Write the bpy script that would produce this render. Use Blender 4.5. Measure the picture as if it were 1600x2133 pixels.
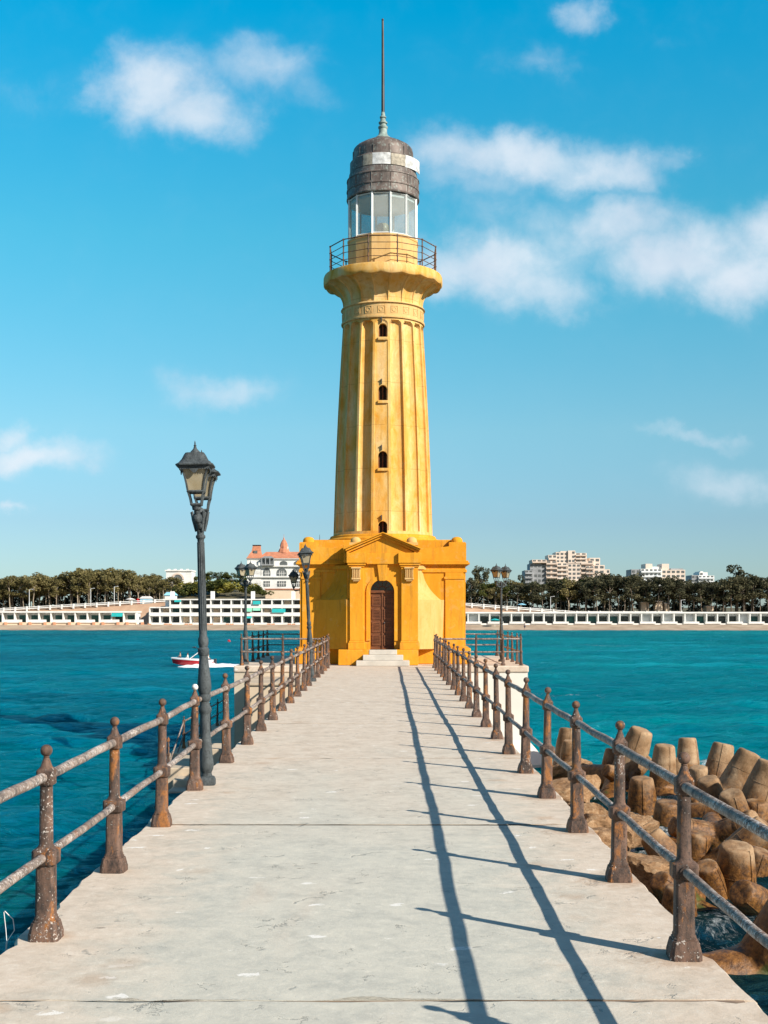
import bpy, bmesh, math, random
import numpy as np
from mathutils import Vector, Matrix, noise
R = math.radians
random.seed(7); rng = np.random.default_rng(7)
sc = bpy.context.scene
for o in list(bpy.data.objects): bpy.data.objects.remove(o)

# ------------------------------------------------------------------ camera
EYE, F = 1.7, 2600.0            # eye height above the deck; focal length in photo pixels (1600 wide)
VX, VY = 805.0, 1275.0          # where the pier's parallels meet
cam = bpy.data.cameras.new('camera'); cam_o = bpy.data.objects.new('camera', cam); sc.collection.objects.link(cam_o)
cam_o.location = (0, 0, EYE); cam_o.rotation_euler = (R(90), 0, 0)
cam.sensor_fit = 'HORIZONTAL'; cam.sensor_width = 36; cam.lens = 36*F/1600
cam.shift_x = (800-VX)/1600; cam.shift_y = (VY-1066.5)/1600
cam.clip_start = .1; cam.clip_end = 8000
sc.camera = cam_o
def P(px, py, Y): return Vector(((px-VX)/F*Y, Y, EYE+(VY-py)/F*Y))
def X(px, Y): return (px-VX)/F*Y
def Z(py, Y): return EYE+(VY-py)/F*Y

# ------------------------------------------------------------------ sun, sky, exposure
SUN_EL = 31.5; SUN_H = Vector((.783, -.621))
sun = bpy.data.lights.new('sun', 'SUN'); sun.energy = 5.0; sun.angle = R(.5); sun.color = (1, .93, .82)
sun_o = bpy.data.objects.new('sun', sun); sc.collection.objects.link(sun_o)
sd = Vector((SUN_H.x*math.cos(R(SUN_EL)), SUN_H.y*math.cos(R(SUN_EL)), math.sin(R(SUN_EL))))
sun_o.rotation_euler = (-sd).to_track_quat('-Z', 'Y').to_euler(); sun_o.location = sd*60
vs = sc.view_settings; vs.view_transform = 'Standard'; vs.look = 'None'; vs.gamma = 1; vs.use_curve_mapping = False
vs.exposure = .5
sc.cycles.max_bounces = 6; sc.cycles.transparent_max_bounces = 12; sc.cycles.use_denoising = True
sc.cycles.caustics_reflective = False; sc.cycles.caustics_refractive = False

class NT:
    """small wrapper for building node trees"""
    def __init__(s, tree): s.t = tree; s.n = tree.nodes; s.l = tree.links
    def new(s, typ, **kw):
        n = s.n.new(typ)
        for k, v in kw.items(): setattr(n, k, v)
        return n
    def put(s, sock, v):
        if hasattr(v, 'is_linked') or hasattr(v, 'links'): s.l.new(v, sock)
        else: sock.default_value = v
    def math(s, op, a, b=None, c=None, clamp=False):
        n = s.new('ShaderNodeMath', operation=op, use_clamp=clamp); s.put(n.inputs[0], a)
        if b is not None: s.put(n.inputs[1], b)
        if c is not None: s.put(n.inputs[2], c)
        return n.outputs[0]
    def vmath(s, op, a, b=None, c=None):
        n = s.new('ShaderNodeVectorMath', operation=op); s.put(n.inputs[0], a)
        if b is not None: s.put(n.inputs[1], b)
        if c is not None: s.put(n.inputs[2], c)
        return n.outputs['Value'] if op in ('DOT_PRODUCT', 'LENGTH', 'DISTANCE') else n.outputs['Vector']
    def noise(s, vec, scale, detail=4, rough=.55, dist=0):
        n = s.new('ShaderNodeTexNoise'); n.inputs['Scale'].default_value = scale; n.inputs['Detail'].default_value = detail
        n.inputs['Roughness'].default_value = rough; n.inputs['Distortion'].default_value = dist
        if vec is not None: s.l.new(vec, n.inputs['Vector'])
        return n.outputs['Fac']
    def ramp(s, fac, stops, interp='LINEAR'):
        n = s.new('ShaderNodeValToRGB'); n.color_ramp.interpolation = interp
        e = n.color_ramp.elements
        while len(e) < len(stops): e.new(.5)
        for i, (p, c) in enumerate(stops):
            e[i].position = p; e[i].color = (*c, 1) if len(c) == 3 else c
        s.put(n.inputs[0], fac); return n.outputs[0]
    def step(s, v, lo, hi):
        n = s.new('ShaderNodeMapRange', interpolation_type='SMOOTHSTEP'); s.put(n.inputs[0], v)
        n.inputs[1].default_value = lo; n.inputs[2].default_value = hi; return n.outputs[0]
    def mix(s, f, a, b, mode='MIX'):
        n = s.new('ShaderNodeMix', data_type='RGBA', blend_type=mode)
        s.put(n.inputs[0], f)
        for k, v in ((6, a), (7, b)):
            if isinstance(v, (tuple, list)): v = (*v[:3], 1)
            s.put(n.inputs[k], v)
        return n.outputs[2]

w = bpy.data.worlds.new('World'); sc.world = w; w.use_nodes = True
T = NT(w.node_tree); T.n.clear()
sky = T.new('ShaderNodeTexSky', sky_type='NISHITA', sun_disc=False)
sky.sun_elevation = R(SUN_EL); sky.sun_rotation = math.atan2(SUN_H.x, SUN_H.y)
sky.air_density = 1.0; sky.dust_density = .3; sky.ozone_density = 2.0
tc = T.new('ShaderNodeTexCoord'); dirv = tc.outputs['Generated']
sep = T.new('ShaderNodeSeparateXYZ'); T.l.new(dirv, sep.inputs[0])
elev = T.math('ARCSINE', sep.outputs[2])
# deep cyan air away from the sun, pale neutral haze round it and overhead
front = T.ramp(T.math('DIVIDE', elev, .6, clamp=True), [(0, (.235, .315, .415)), (.118, (.245, .33, .40)), (.238, (.283, .445, .445)), (.483, (.155, .59, .56)), (.75, (.0015, .655, .72)), (1, (.01, .63, .73))])
front = T.mix(1.0, front, (2, 2, 2), 'MULTIPLY')
back = T.math('ADD', T.math('MULTIPLY', sep.outputs[0], SUN_H.x), T.math('MULTIPLY', sep.outputs[1], SUN_H.y))
grade = T.mix(T.math('MAXIMUM', T.step(back, -.3, .35), T.step(elev, .6, 1.1)), front, (.62, .60, .60))
skyc = T.mix(1.0, sky.outputs[0], grade, 'MULTIPLY')
# fair-weather clouds by bearing and height above the horizon (tangents)
yy = T.math('MAXIMUM', sep.outputs[1], .02)
comb = T.new('ShaderNodeCombineXYZ'); T.put(comb.inputs[0], T.math('DIVIDE', sep.outputs[0], yy)); T.put(comb.inputs[1], T.math('DIVIDE', sep.outputs[2], yy))
uv = comb.outputs[0]
wn = T.new('ShaderNodeTexNoise'); wn.inputs['Scale'].default_value = 16; wn.inputs['Detail'].default_value = 6; wn.inputs['Roughness'].default_value = .58; T.l.new(uv, wn.inputs['Vector'])
warp = T.vmath('MULTIPLY', T.vmath('SUBTRACT', wn.outputs['Color'], (.5, .5, .5)), (.09, .06, 0))
uvw = T.vmath('ADD', uv, warp)
BL = [(330,190,120,85,1.0),(410,240,120,65,.9),(250,200,70,50,.6),(540,140,130,65,.55),(630,195,110,50,.36),(1070,330,200,58,.95),(1260,355,130,52,.85),(950,330,110,55,.75),(1000,385,170,45,.5),
      (1010,545,180,70,.95),(1120,590,120,58,.75),(920,590,90,55,.7),(1300,465,140,60,.85),(1420,535,160,80,1.0),(1540,570,120,80,1.0),(1590,495,90,65,.85),(1130,445,240,70,.4),(1200,500,120,60,.5),
      (1215,40,66,36,.55),(1130,125,130,38,.34),(470,805,135,45,.62),(60,945,140,38,.92),(0,900,60,34,.8),(25,1055,44,15,.65),(80,190,120,55,.25),(1400,335,60,30,.4),
      (1440,905,110,20,.55),(1540,1000,170,50,.5),(1405,80,55,24,.2),(1010,1050,90,14,.16)]
acc = None
for (cx, cy, rx, ry, st) in BL:
    d = T.vmath('MULTIPLY', T.vmath('SUBTRACT', uvw, ((cx-VX)/F, (VY-cy)/F, 0)), (F/rx, F/ry, 0))
    g = T.math('MULTIPLY', T.math('EXPONENT', T.math('MULTIPLY', T.vmath('DOT_PRODUCT', d, d), -.9)), st)
    acc = g if acc is None else T.math('SMOOTH_MAX', acc, g, .15)
fb = T.noise(uv, 26, 8, .6, .3)
dens = T.math('ADD', acc, T.math('MULTIPLY', T.math('SUBTRACT', fb, .5), .66))
dens = T.math('MULTIPLY', T.step(dens, .03, 1.12), T.step(acc, .02, .35))
cl = T.ramp(T.noise(uv, 11, 5), [(.3, (4.5, 5.3, 6.2)), (.65, (6.0, 6.5, 7.0))])
col = T.mix(T.math('MULTIPLY', dens, .93), skyc, cl)
bg = T.new('ShaderNodeBackground'); T.l.new(col, bg.inputs[0]); bg.inputs[1].default_value = .1
wo = T.new('ShaderNodeOutputWorld'); T.l.new(bg.outputs[0], wo.inputs[0])

# ------------------------------------------------------------------ materials
def mat(name):
    m = bpy.data.materials.new(name); m.use_nodes = True; t = NT(m.node_tree)
    b = t.n['Principled BSDF']; return m, t, b
def bump(t, b, h, strength=.4, dist=.02):
    n = t.new('ShaderNodeBump'); n.inputs['Strength'].default_value = strength; n.inputs['Distance'].default_value = dist
    t.l.new(h, n.inputs['Height']); t.l.new(n.outputs[0], b.inputs['Normal'])
def objvec(t, rnd=True, scale=(1, 1, 1)):
    c = t.new('ShaderNodeTexCoord').outputs['Object']
    v = t.vmath('MULTIPLY', c, scale)
    if rnd:
        r = t.new('ShaderNodeObjectInfo').outputs['Random']
        v = t.vmath('ADD', v, t.vmath('SCALE', (37., 91., 53.), None)) if False else t.vmath('ADD', v, t.vmath('MULTIPLY', _vec(t, r), (37., 91., 53.)))
    return v
def _vec(t, r):
    c = t.new('ShaderNodeCombineXYZ'); [t.l.new(r, c.inputs[i]) for i in range(3)]; return c.outputs[0]
def simple(name, c, rough=.6, var=.25, scale=3, metal=0, bmp=0, spec=.5):
    m, t, b = mat(name); v = objvec(t)
    k = t.noise(v, scale, 5)
    lo = tuple(x*(1-var) for x in c); hi = tuple(min(1, x*(1+var)) for x in c)
    t.l.new(t.ramp(k, [(.3, lo), (.7, hi)]), b.inputs['Base Color'])
    b.inputs['Roughness'].default_value = rough; b.inputs['Metallic'].default_value = metal; b.inputs['Specular IOR Level'].default_value = spec
    if bmp: bump(t, b, t.noise(v, scale*6, 4), bmp, .01)
    return m
def plaster(name, stops, streak, dirt, joint=.0):
    m, t, b = mat(name)
    c = t.new('ShaderNodeTexCoord').outputs['Object']; sp = t.new('ShaderNodeSeparateXYZ'); t.l.new(c, sp.inputs[0])
    n1 = t.noise(t.vmath('MULTIPLY', c, (1, 1, .35)), 1.3, 7, .62, .5); n2 = t.noise(t.vmath('MULTIPLY', c, (1, 1, .07)), 7, 6, .66)
    n3 = t.noise(c, 9, 7, .7); n4 = t.noise(t.vmath('MULTIPLY', c, (1, 1, .45)), 2.6, 6, .65, .8); n5 = t.noise(c, 3.1, 7, .68, .3)
    col = t.ramp(t.math('ADD', t.math('MULTIPLY', n1, .6), t.math('MULTIPLY', n4, .4)), stops)
    col = t.mix(t.math('MULTIPLY', t.step(n4, .53, .57), .35), col, stops[0][1])                       # patches of older, deeper coat
    col = t.mix(t.math('MULTIPLY', t.step(n2, .53, .66), streak), col, (.36, .165, .03))              # rain streaks
    col = t.mix(t.math('MULTIPLY', t.step(n5, .56, .64), dirt), col, (.66, .43, .17))                   # salt bloom
    col = t.mix(t.math('MULTIPLY', t.step(n3, .60, .70), dirt*.9), col, (.27, .13, .03))               # grime specks
    zz = t.math('ADD', sp.outputs[2], t.math('MULTIPLY', t.math('SUBTRACT', n5, .5), .05))
    jl = t.math('ABSOLUTE', t.math('SUBTRACT', t.math('FRACT', t.math('DIVIDE', zz, 1.46)), .5))
    jm = t.math('MULTIPLY', t.math('SUBTRACT', 1, t.step(jl, .004, .012)), joint)
    col = t.mix(t.math('MULTIPLY', jm, t.step(n4, .4, .5)), col, (.34, .16, .035))
    t.l.new(col, b.inputs['Base Color']); b.inputs['Roughness'].default_value = .88; b.inputs['Specular IOR Level'].default_value = .15
    bump(t, b, t.math('ADD', t.math('MULTIPLY', n3, .7), t.math('ADD', t.math('MULTIPLY', n5, .8), t.math('MULTIPLY', jm, -.5))), .5, .02)
    return m
M = {}
M['shaft'] = plaster('pale ochre plaster', [(.36, (.61, .265, .028)), (.44, (.67, .36, .08)), (.51, (.70, .45, .16)), (.60, (.73, .55, .28))], .36, .35, .4)
M['base'] = plaster('deep ochre plaster', [(.32, (.58, .225, .012)), (.46, (.69, .295, .02)), (.58, (.72, .335, .032)), (.72, (.74, .41, .08))], .5, .22, .0)
M['butt'] = plaster('sunlit-tone ochre plaster', [(.32, (.58, .31, .075)), (.5, (.62, .385, .135)), (.7, (.65, .45, .20))], .3, .35)  # paler tone for the sunlit buttress, shared with the porch acroteria
M['trim'] = plaster('weathered trim plaster', [(.34, (.60, .35, .11)), (.6, (.68, .47, .22))], .5, .35)
M['wood'] = None
m, t, b = mat('old red-brown wood'); v = objvec(t, False)
g = t.noise(t.vmath('MULTIPLY', v, (2, 2, 30)), 2.2, 5, .6); g2 = t.noise(v, 4, 4)
t.l.new(t.ramp(t.math('ADD', t.math('MULTIPLY', g, .7), t.math('MULTIPLY', g2, .3)), [(.3, (.05, .013, .004)), (.5, (.135, .042, .011)), (.68, (.23, .085, .026))]), b.inputs['Base Color'])
b.inputs['Roughness'].default_value = .6; bump(t, b, g, .5, .01); M['wood'] = m
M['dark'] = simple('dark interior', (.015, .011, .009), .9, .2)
M['darkglass'] = simple('dark window glass', (.022, .03, .032), .12, .4, 6)
M['farglass'] = simple('haze-lightened window glass', (.12, .13, .13), .2, .5, 2)  # lightened towards grey: haze painted into the glass of far buildings
M['tealglass'] = simple('dark green window', (.012, .07, .06), .3, .6, 1.2)  # deep green used for some cabin and hotel windows
M['white'] = simple('white painted masonry', (.74, .735, .70), .8, .12, .5)
M['whiteb'] = simple('bluish white paint', (.74, .77, .78), .8, .08, 1.0)
M['cream'] = simple('cream render', (.70, .55, .40), .85, .14, .25)
M['palecream'] = simple('pale pinkish cream render', (.70, .585, .49), .85, .12, .25)
M['pink'] = simple('pinkish beige render', (.62, .50, .41), .85, .16, .2)
M['grey'] = simple('grey render', (.30, .31, .32), .85, .25, .3)
M['roof'] = simple('terracotta roof', (.50, .20, .11), .85, .25, 1)
M['orange'] = simple('orange brick pier', (.62, .30, .17), .9, .2, 1)
M['teal'] = simple('teal canvas', (.01, .36, .36), .8, .12, 1)
M['green'] = simple('pale green canvas', (.22, .62, .42), .8, .12, 1)
M['blue'] = simple('light blue canvas', (.25, .55, .72), .8, .12, 1)
M['redp'] = simple('red gloss paint', (.55, .012, .02), .25, .1, 2)
M['gel'] = simple('white gelcoat', (.82, .82, .82), .25, .04, 2)
M['blackp'] = simple('black plastic', (.02, .02, .024), .5, .2, 3)
M['skin'] = simple('skin', (.42, .24, .16), .6, .1, 3)
M['navy'] = simple('navy cloth', (.03, .04, .08), .9, .2, 5)
M['wcloth'] = simple('white cloth', (.7, .7, .68), .9, .1, 5)
M['copper'] = None
m, t, b = mat('weathered bronze sheet'); v = objvec(t, False)
n1 = t.noise(t.vmath('MULTIPLY', v, (1, 1, .5)), 2.2, 6, .65); n2 = t.noise(v, 9, 4)
c = t.ramp(n1, [(.32, (.05, .047, .042)), (.46, (.115, .088, .076)), (.58, (.175, .135, .115)), (.72, (.28, .28, .25))])
c = t.mix(t.math('MULTIPLY', t.step(n2, .54, .66), .6), c, (.27, .31, .28)); c = t.mix(t.math('MULTIPLY', t.step(t.noise(t.vmath('MULTIPLY', v, (1, 1, .12)), 14, 4, .7), .56, .68), .5), c, (.33, .34, .31))
t.l.new(c, b.inputs['Base Color']); b.inputs['Roughness'].default_value = .6; b.inputs['Metallic'].default_value = .15; bump(t, b, n1, .3, .02); M['copper'] = m
M['verd'] = simple('grey-green patina', (.24, .31, .28), .7, .4, 7)
M['panel'] = simple('whitened cover sheet', (.56, .57, .56), .7, .45, 5)
M['panel2'] = simple('beige weathered sheet', (.36, .32, .25), .7, .4, 9)
M['mull'] = simple('pale grey window metal', (.72, .74, .73), .5, .12, 4)
M['mast'] = simple('dark mast steel', (.05, .05, .052), .5, .4, 2)
M['lens'] = simple('pale lamp housing', (.46, .38, .25), .35, .25, 5)
M['step'] = simple('white marble step', (.52, .48, .42), .6, .14, 3, bmp=.2)
m, t, b = mat('milky lantern glass'); b.inputs['Base Color'].default_value = (.74, .76, .75, 1); b.inputs['Roughness'].default_value = .08
tr = t.new('ShaderNodeBsdfTransparent'); tr.inputs[0].default_value = (.82, .88, .88, 1)
mx = t.new('ShaderNodeMixShader'); fr = t.noise(objvec(t, False), 1.4, 4)
t.put(mx.inputs[0], t.math('ADD', t.math('MULTIPLY', fr, .28), .06)); t.l.new(tr.outputs[0], mx.inputs[1]); t.l.new(b.outputs[0], mx.inputs[2])
t.l.new(mx.outputs[0], t.n['Material Output'].inputs[0]); M['glass'] = m
m, t, b = mat('yellowed lamp glass'); b.inputs['Roughness'].default_value = .25
c = t.ramp(t.noise(objvec(t), 6, 3), [(.3, (.50, .42, .27)), (.7, (.66, .60, .45))]); t.l.new(c, b.inputs['Base Color'])
tl = t.new('ShaderNodeBsdfTranslucent'); t.l.new(c, tl.inputs[0]); mx = t.new('ShaderNodeMixShader'); mx.inputs[0].default_value = .45
t.l.new(b.outputs[0], mx.inputs[1]); t.l.new(tl.outputs[0], mx.inputs[2]); t.l.new(mx.outputs[0], t.n['Material Output'].inputs[0]); M['lampglass'] = m

def iron(name, dark, mid, rust, flake, fl, rs):
    m, t, b = mat(name); v = objvec(t)
    n1 = t.noise(t.vmath('MULTIPLY', v, (1, 1, .35)), 14, 7, .72); n2 = t.noise(t.vmath('MULTIPLY', v, (1, 1, .4)), 11, 6, .7, .5); n3 = t.noise(v, 62, 5, .72); n4 = t.noise(v, 2.3, 4, .6)
    c = t.ramp(n1, [(.36, dark), (.62, mid)]); c = t.mix(t.math('MULTIPLY', t.step(n3, .52, .62), .7), c, tuple(x*.5 for x in dark))
    c = t.mix(t.step(n2, rs, rs+.1), c, t.ramp(n3, [(.35, tuple(x*.5 for x in rust)), (.65, rust)]))
    k = t.math('MULTIPLY', t.step(t.math('ADD', n3, t.math('MULTIPLY', n4, .45)), fl, fl+.05), .9)
    c = t.mix(k, c, flake)
    t.l.new(c, b.inputs['Base Color']); b.inputs['Roughness'].default_value = .72; b.inputs['Specular IOR Level'].default_value = .35
    bump(t, b, t.math('ADD', t.math('MULTIPLY', n2, .6), n3), .6, .006)
    return m
M['post'] = iron('rusty brown cast iron', (.03, .023, .02), (.17, .10, .07), (.36, .145, .042), (.56, .51, .46), .865, .52)
M['rail'] = iron('flaking painted pipe', (.045, .04, .04), (.34, .26, .21), (.28, .15, .095), (.56, .51, .47), .775, .57)
M['ball'] = iron('white flaked finial', (.3, .28, .26), (.6, .57, .53), (.35, .2, .1), (.75, .73, .7), .65, .62)
M['lampiron'] = iron('slate grey painted iron', (.03, .037, .04), (.085, .10, .106), (.12, .08, .055), (.36, .38, .37), .93, .68)

# concrete deck
m, t, b = mat('pier concrete'); c0 = t.new('ShaderNodeTexCoord').outputs['Object']
sp = t.new('ShaderNodeSeparateXYZ'); t.l.new(c0, sp.inputs[0])
big = t.noise(t.vmath('MULTIPLY', c0, (.7, .3, 1)), .9, 5, .55, .5); med = t.noise(c0, 3.4, 7, .65, .4); fine = t.noise(c0, 38, 5, .7)
edge = t.math('ABSOLUTE', t.math('ADD', sp.outputs[0], .16))
sand = t.step(t.math('ADD', edge, t.math('MULTIPLY', t.math('SUBTRACT', med, .5), 1.3)), .75, 1.75)
far = t.step(t.math('ADD', sp.outputs[1], t.math('MULTIPLY', t.math('SUBTRACT', big, .5), 16)), 7, 17)
sand = t.math('MAXIMUM', sand, t.math('MULTIPLY', far, .85))
sand = t.math('MAXIMUM', sand, t.step(big, .55, .7))
mid2 = t.noise(c0, 11, 7, .7, .6); tex = t.math('ADD', t.math('MULTIPLY', med, .5), t.math('MULTIPLY', mid2, .5))
grey = t.ramp(tex, [(.33, (.41, .40, .35)), (.5, (.53, .505, .43)), (.67, (.62, .58, .485))])
warm = t.ramp(tex, [(.35, (.49, .385, .29)), (.5, (.61, .50, .395)), (.65, (.69, .59, .485))])
c = t.mix(sand, grey, warm)
c = t.mix(t.math('MULTIPLY', t.step(mid2, .58, .68), .22), c, (.72, .68, .59))
c = t.mix(t.math('MULTIPLY', t.step(t.noise(c0, 26, 5, .75), .58, .68), .26), c, (.34, .32, .28))
c = t.mix(t.math('MULTIPLY', t.step(t.noise(t.vmath('MULTIPLY', c0, (.55, 1.5, 1)), 44, 4, .7), .6, .68), .4), c, (.78, .75, .69))
# scuffs and hairline curls: thin dark marks with a pale lip
vo = t.new('ShaderNodeTexVoronoi', feature='DISTANCE_TO_EDGE'); vo.inputs['Scale'].default_value = 2.2
t.l.new(t.vmath('ADD', c0, t.vmath('MULTIPLY', _vec(t, t.noise(c0, 4, 5, .6)), (1.1, .9, .7))), vo.inputs['Vector'])
gate = t.step(t.noise(c0, 3.6, 4), .555, .62)
sc1 = t.math('MULTIPLY', t.math('SUBTRACT', 1, t.step(vo.outputs['Distance'], .006, .03)), gate)
c = t.mix(t.math('MULTIPLY', sc1, .6), c, (.22, .215, .19))
# droppings and pale chips, flattened
v2 = t.new('ShaderNodeTexVoronoi'); v2.inputs['Scale'].default_value = 3.1; t.l.new(t.vmath('ADD', t.vmath('MULTIPLY', c0, (.8, 1.3, 1)), t.vmath('MULTIPLY', _vec(t, mid2), (.25, .25, .25))), v2.inputs['Vector'])
chip = t.math('MULTIPLY', t.math('SUBTRACT', 1, t.step(v2.outputs['Distance'], .10, .15)), t.step(v2.outputs['Color'], .45, .5))
c = t.mix(t.math('MULTIPLY', chip, .75), c, (.82, .79, .74))
v4 = t.new('ShaderNodeTexVoronoi'); v4.inputs['Scale'].default_value = 4.3; t.l.new(t.vmath('ADD', t.vmath('MULTIPLY', c0, (.7, 1.2, 1)), t.vmath('MULTIPLY', _vec(t, fine), (.12, .12, .1))), v4.inputs['Vector'])
c = t.mix(t.math('MULTIPLY', t.math('MULTIPLY', t.math('SUBTRACT', 1, t.step(v4.outputs['Distance'], .05, .10)), t.step(v4.outputs['Color'], .72, .76)), .7), c, (.17, .14, .11))
v3 = t.new('ShaderNodeTexVoronoi'); v3.inputs['Scale'].default_value = 1.7; t.l.new(t.vmath('ADD', c0, (4.3, 1.7, 0)), v3.inputs['Vector'])
rst = t.math('MULTIPLY', t.math('SUBTRACT', 1, t.step(t.math('ADD', v3.outputs['Distance'], t.math('MULTIPLY', mid2, .3)), .2, .4)), t.step(edge, .6, 1.5))
c = t.mix(t.math('MULTIPLY', rst, .45), c, (.42, .25, .14))
# rust and damp washed off the right-hand post feet
fy = t.math('MULTIPLY', t.math('SUBTRACT', t.math('FRACT', t.math('ADD', t.math('DIVIDE', t.math('SUBTRACT', sp.outputs[1], 6.14), 1.768), 20.5)), .5), 1.768)
fx = t.math('MULTIPLY', t.math('SUBTRACT', sp.outputs[0], 1.46), .75)
fd = t.math('ADD', t.math('SQRT', t.math('ADD', t.math('MULTIPLY', fx, fx), t.math('MULTIPLY', fy, fy))), t.math('MULTIPLY', t.math('SUBTRACT', mid2, .5), .35))
c = t.mix(t.math('MULTIPLY', t.math('SUBTRACT', 1, t.step(fd, .07, .26)), .5), c, (.36, .22, .13))
t.l.new(c, b.inputs['Base Color']); b.inputs['Roughness'].default_value = .82; b.inputs['Specular IOR Level'].default_value = .25
bump(t, b, t.math('ADD', t.math('MULTIPLY', fine, .8), t.math('ADD', t.math('MULTIPLY', mid2, .6), t.math('MULTIPLY', sc1, -.8))), .55, .006); M['deck'] = m
M['joint'] = simple('dirt in slab joint', (.25, .17, .115), .95, .5, 8)
M['conc'] = simple('brown-grey concrete', (.50, .42, .32), .9, .2, 1.2, bmp=.3)
M['wallw'] = simple('whitewashed wall', (.72, .69, .62), .88, .08, .8, bmp=.15)
M['wallc'] = simple('cream washed wall', (.66, .52, .37), .88, .1, .8, bmp=.15)
M['quay'] = simple('sandy quay concrete', (.50, .40, .29), .9, .2, 1.5, bmp=.3)
# tetrapod concrete: sandy brown, rusty-orange and wet towards the waterline by patches
m, t, b = mat('tetrapod concrete'); c0 = t.new('ShaderNodeTexCoord').outputs['Object']; v = objvec(t)
geo = t.new('ShaderNodeNewGeometry'); sp = t.new('ShaderNodeSeparateXYZ'); t.l.new(geo.outputs['Position'], sp.inputs[0])
n1 = t.noise(v, 1.6, 6, .6); n2 = t.noise(v, 9, 6, .7); n3 = t.noise(v, 30, 4, .7)
c = t.ramp(n1, [(.34, (.17, .095, .04)), (.5, (.31, .19, .098)), (.66, (.43, .30, .18))])
c = t.mix(t.math('MULTIPLY', t.step(n2, .5, .64), .36), c, (.14, .07, .028))
c = t.mix(t.math('MULTIPLY', t.step(n3, .56, .66), .32), c, (.46, .34, .21))
wet = t.step(t.math('ADD', sp.outputs[2], t.math('MULTIPLY', t.math('SUBTRACT', n1, .5), 1.2)), -2.2, -2.8)
c = t.mix(wet, c, t.ramp(n2, [(.38, (.055, .022, .006)), (.5, (.15, .062, .013)), (.62, (.26, .115, .026))]))
alg = t.math('MULTIPLY', t.step(t.math('ADD', sp.outputs[2], t.math('MULTIPLY', t.math('SUBTRACT', n2, .5), .35)), -3.0, -3.07), t.step(t.noise(geo.outputs['Position'], 1.3, 3), .54, .60))
c = t.mix(alg, c, (.07, .08, .012))
t.l.new(c, b.inputs['Base Color']); t.put(b.inputs['Roughness'], t.math('SUBTRACT', .88, t.math('MULTIPLY', wet, .4)))
bump(t, b, t.math('ADD', n2, t.math('MULTIPLY', n3, .6)), .55, .03); M['tetra'] = m
m, t, b = mat('tan rock'); v = objvec(t); n1 = t.noise(v, 1.8, 7, .65); n2 = t.noise(v, 8, 6, .7)
t.l.new(t.ramp(t.math('ADD', t.math('MULTIPLY', n1, .5), t.math('MULTIPLY', n2, .5)), [(.34, (.10, .05, .018)), (.5, (.30, .17, .08)), (.66, (.46, .32, .19))]), b.inputs['Base Color'])
b.inputs['Roughness'].default_value = .9; bump(t, b, n2, .8, .06); M['rock'] = m
# shore
m, t, b = mat('beach and bank'); c0 = t.new('ShaderNodeTexCoord').outputs['Object']; sp = t.new('ShaderNodeSeparateXYZ'); t.l.new(c0, sp.inputs[0])
n1 = t.noise(c0, .25, 6, .6); n2 = t.noise(c0, .06, 4)
sandc = t.ramp(n1, [(.35, (.34, .24, .16)), (.65, (.48, .37, .26))]); bank = t.ramp(n1, [(.35, (.40, .24, .15)), (.65, (.52, .35, .23))]); soil = t.ramp(n1, [(.35, (.06, .055, .025)), (.65, (.15, .12, .06))])
c = t.mix(t.step(sp.outputs[1], 355, 358), sandc, bank); c = t.mix(t.step(sp.outputs[1], 366, 370), c, soil)
c = t.mix(t.step(t.math('ADD', sp.outputs[2], t.math('MULTIPLY', n1, .3)), -2.85, -3.1), c, (.17, .13, .09))
t.l.new(c, b.inputs['Base Color']); b.inputs['Roughness'].default_value = .95; M['shore'] = m
# foliage
def leaf(name, cols, tr=.25):
    m, t, b = mat(name); g = t.new('ShaderNodeNewGeometry'); oi = t.new('ShaderNodeObjectInfo')
    k = t.math('ADD', t.math('MULTIPLY', g.outputs['Random Per Island'], .5), t.math('ADD', t.math('MULTIPLY', oi.outputs['Random'], .25), t.math('MULTIPLY', t.noise(objvec(t), .5, 3), .25)))
    c = t.ramp(k, [(.15, cols[0]), (.5, cols[1]), (.85, cols[2])]); t.l.new(c, b.inputs['Base Color'])
    b.inputs['Roughness'].default_value = .7; b.inputs['Specular IOR Level'].default_value = .2
    tl = t.new('ShaderNodeBsdfTranslucent'); t.l.new(c, tl.inputs[0]); mx = t.new('ShaderNodeMixShader'); mx.inputs[0].default_value = tr
    t.l.new(b.outputs[0], mx.inputs[1]); t.l.new(tl.outputs[0], mx.inputs[2]); t.l.new(mx.outputs[0], t.n['Material Output'].inputs[0]); return m
M['leafO'] = leaf('olive brown foliage', [(.085, .075, .028), (.175, .15, .055), (.31, .255, .115)])
M['leafD'] = leaf('dark grey-green foliage', [(.034, .037, .021), (.078, .077, .04), (.16, .145, .078)])
M['leafG'] = leaf('mid green foliage', [(.035, .05, .012), (.075, .09, .022), (.14, .14, .035)])
M['leafY'] = leaf('yellow green foliage', [(.12, .12, .02), (.22, .20, .035), (.32, .29, .07)])
M['bark'] = simple('pale grey bark', (.32, .26, .19), .9, .3, 1)
M['barkD'] = simple('grey-brown bark', (.17, .135, .10), .9, .3, 1)
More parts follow.
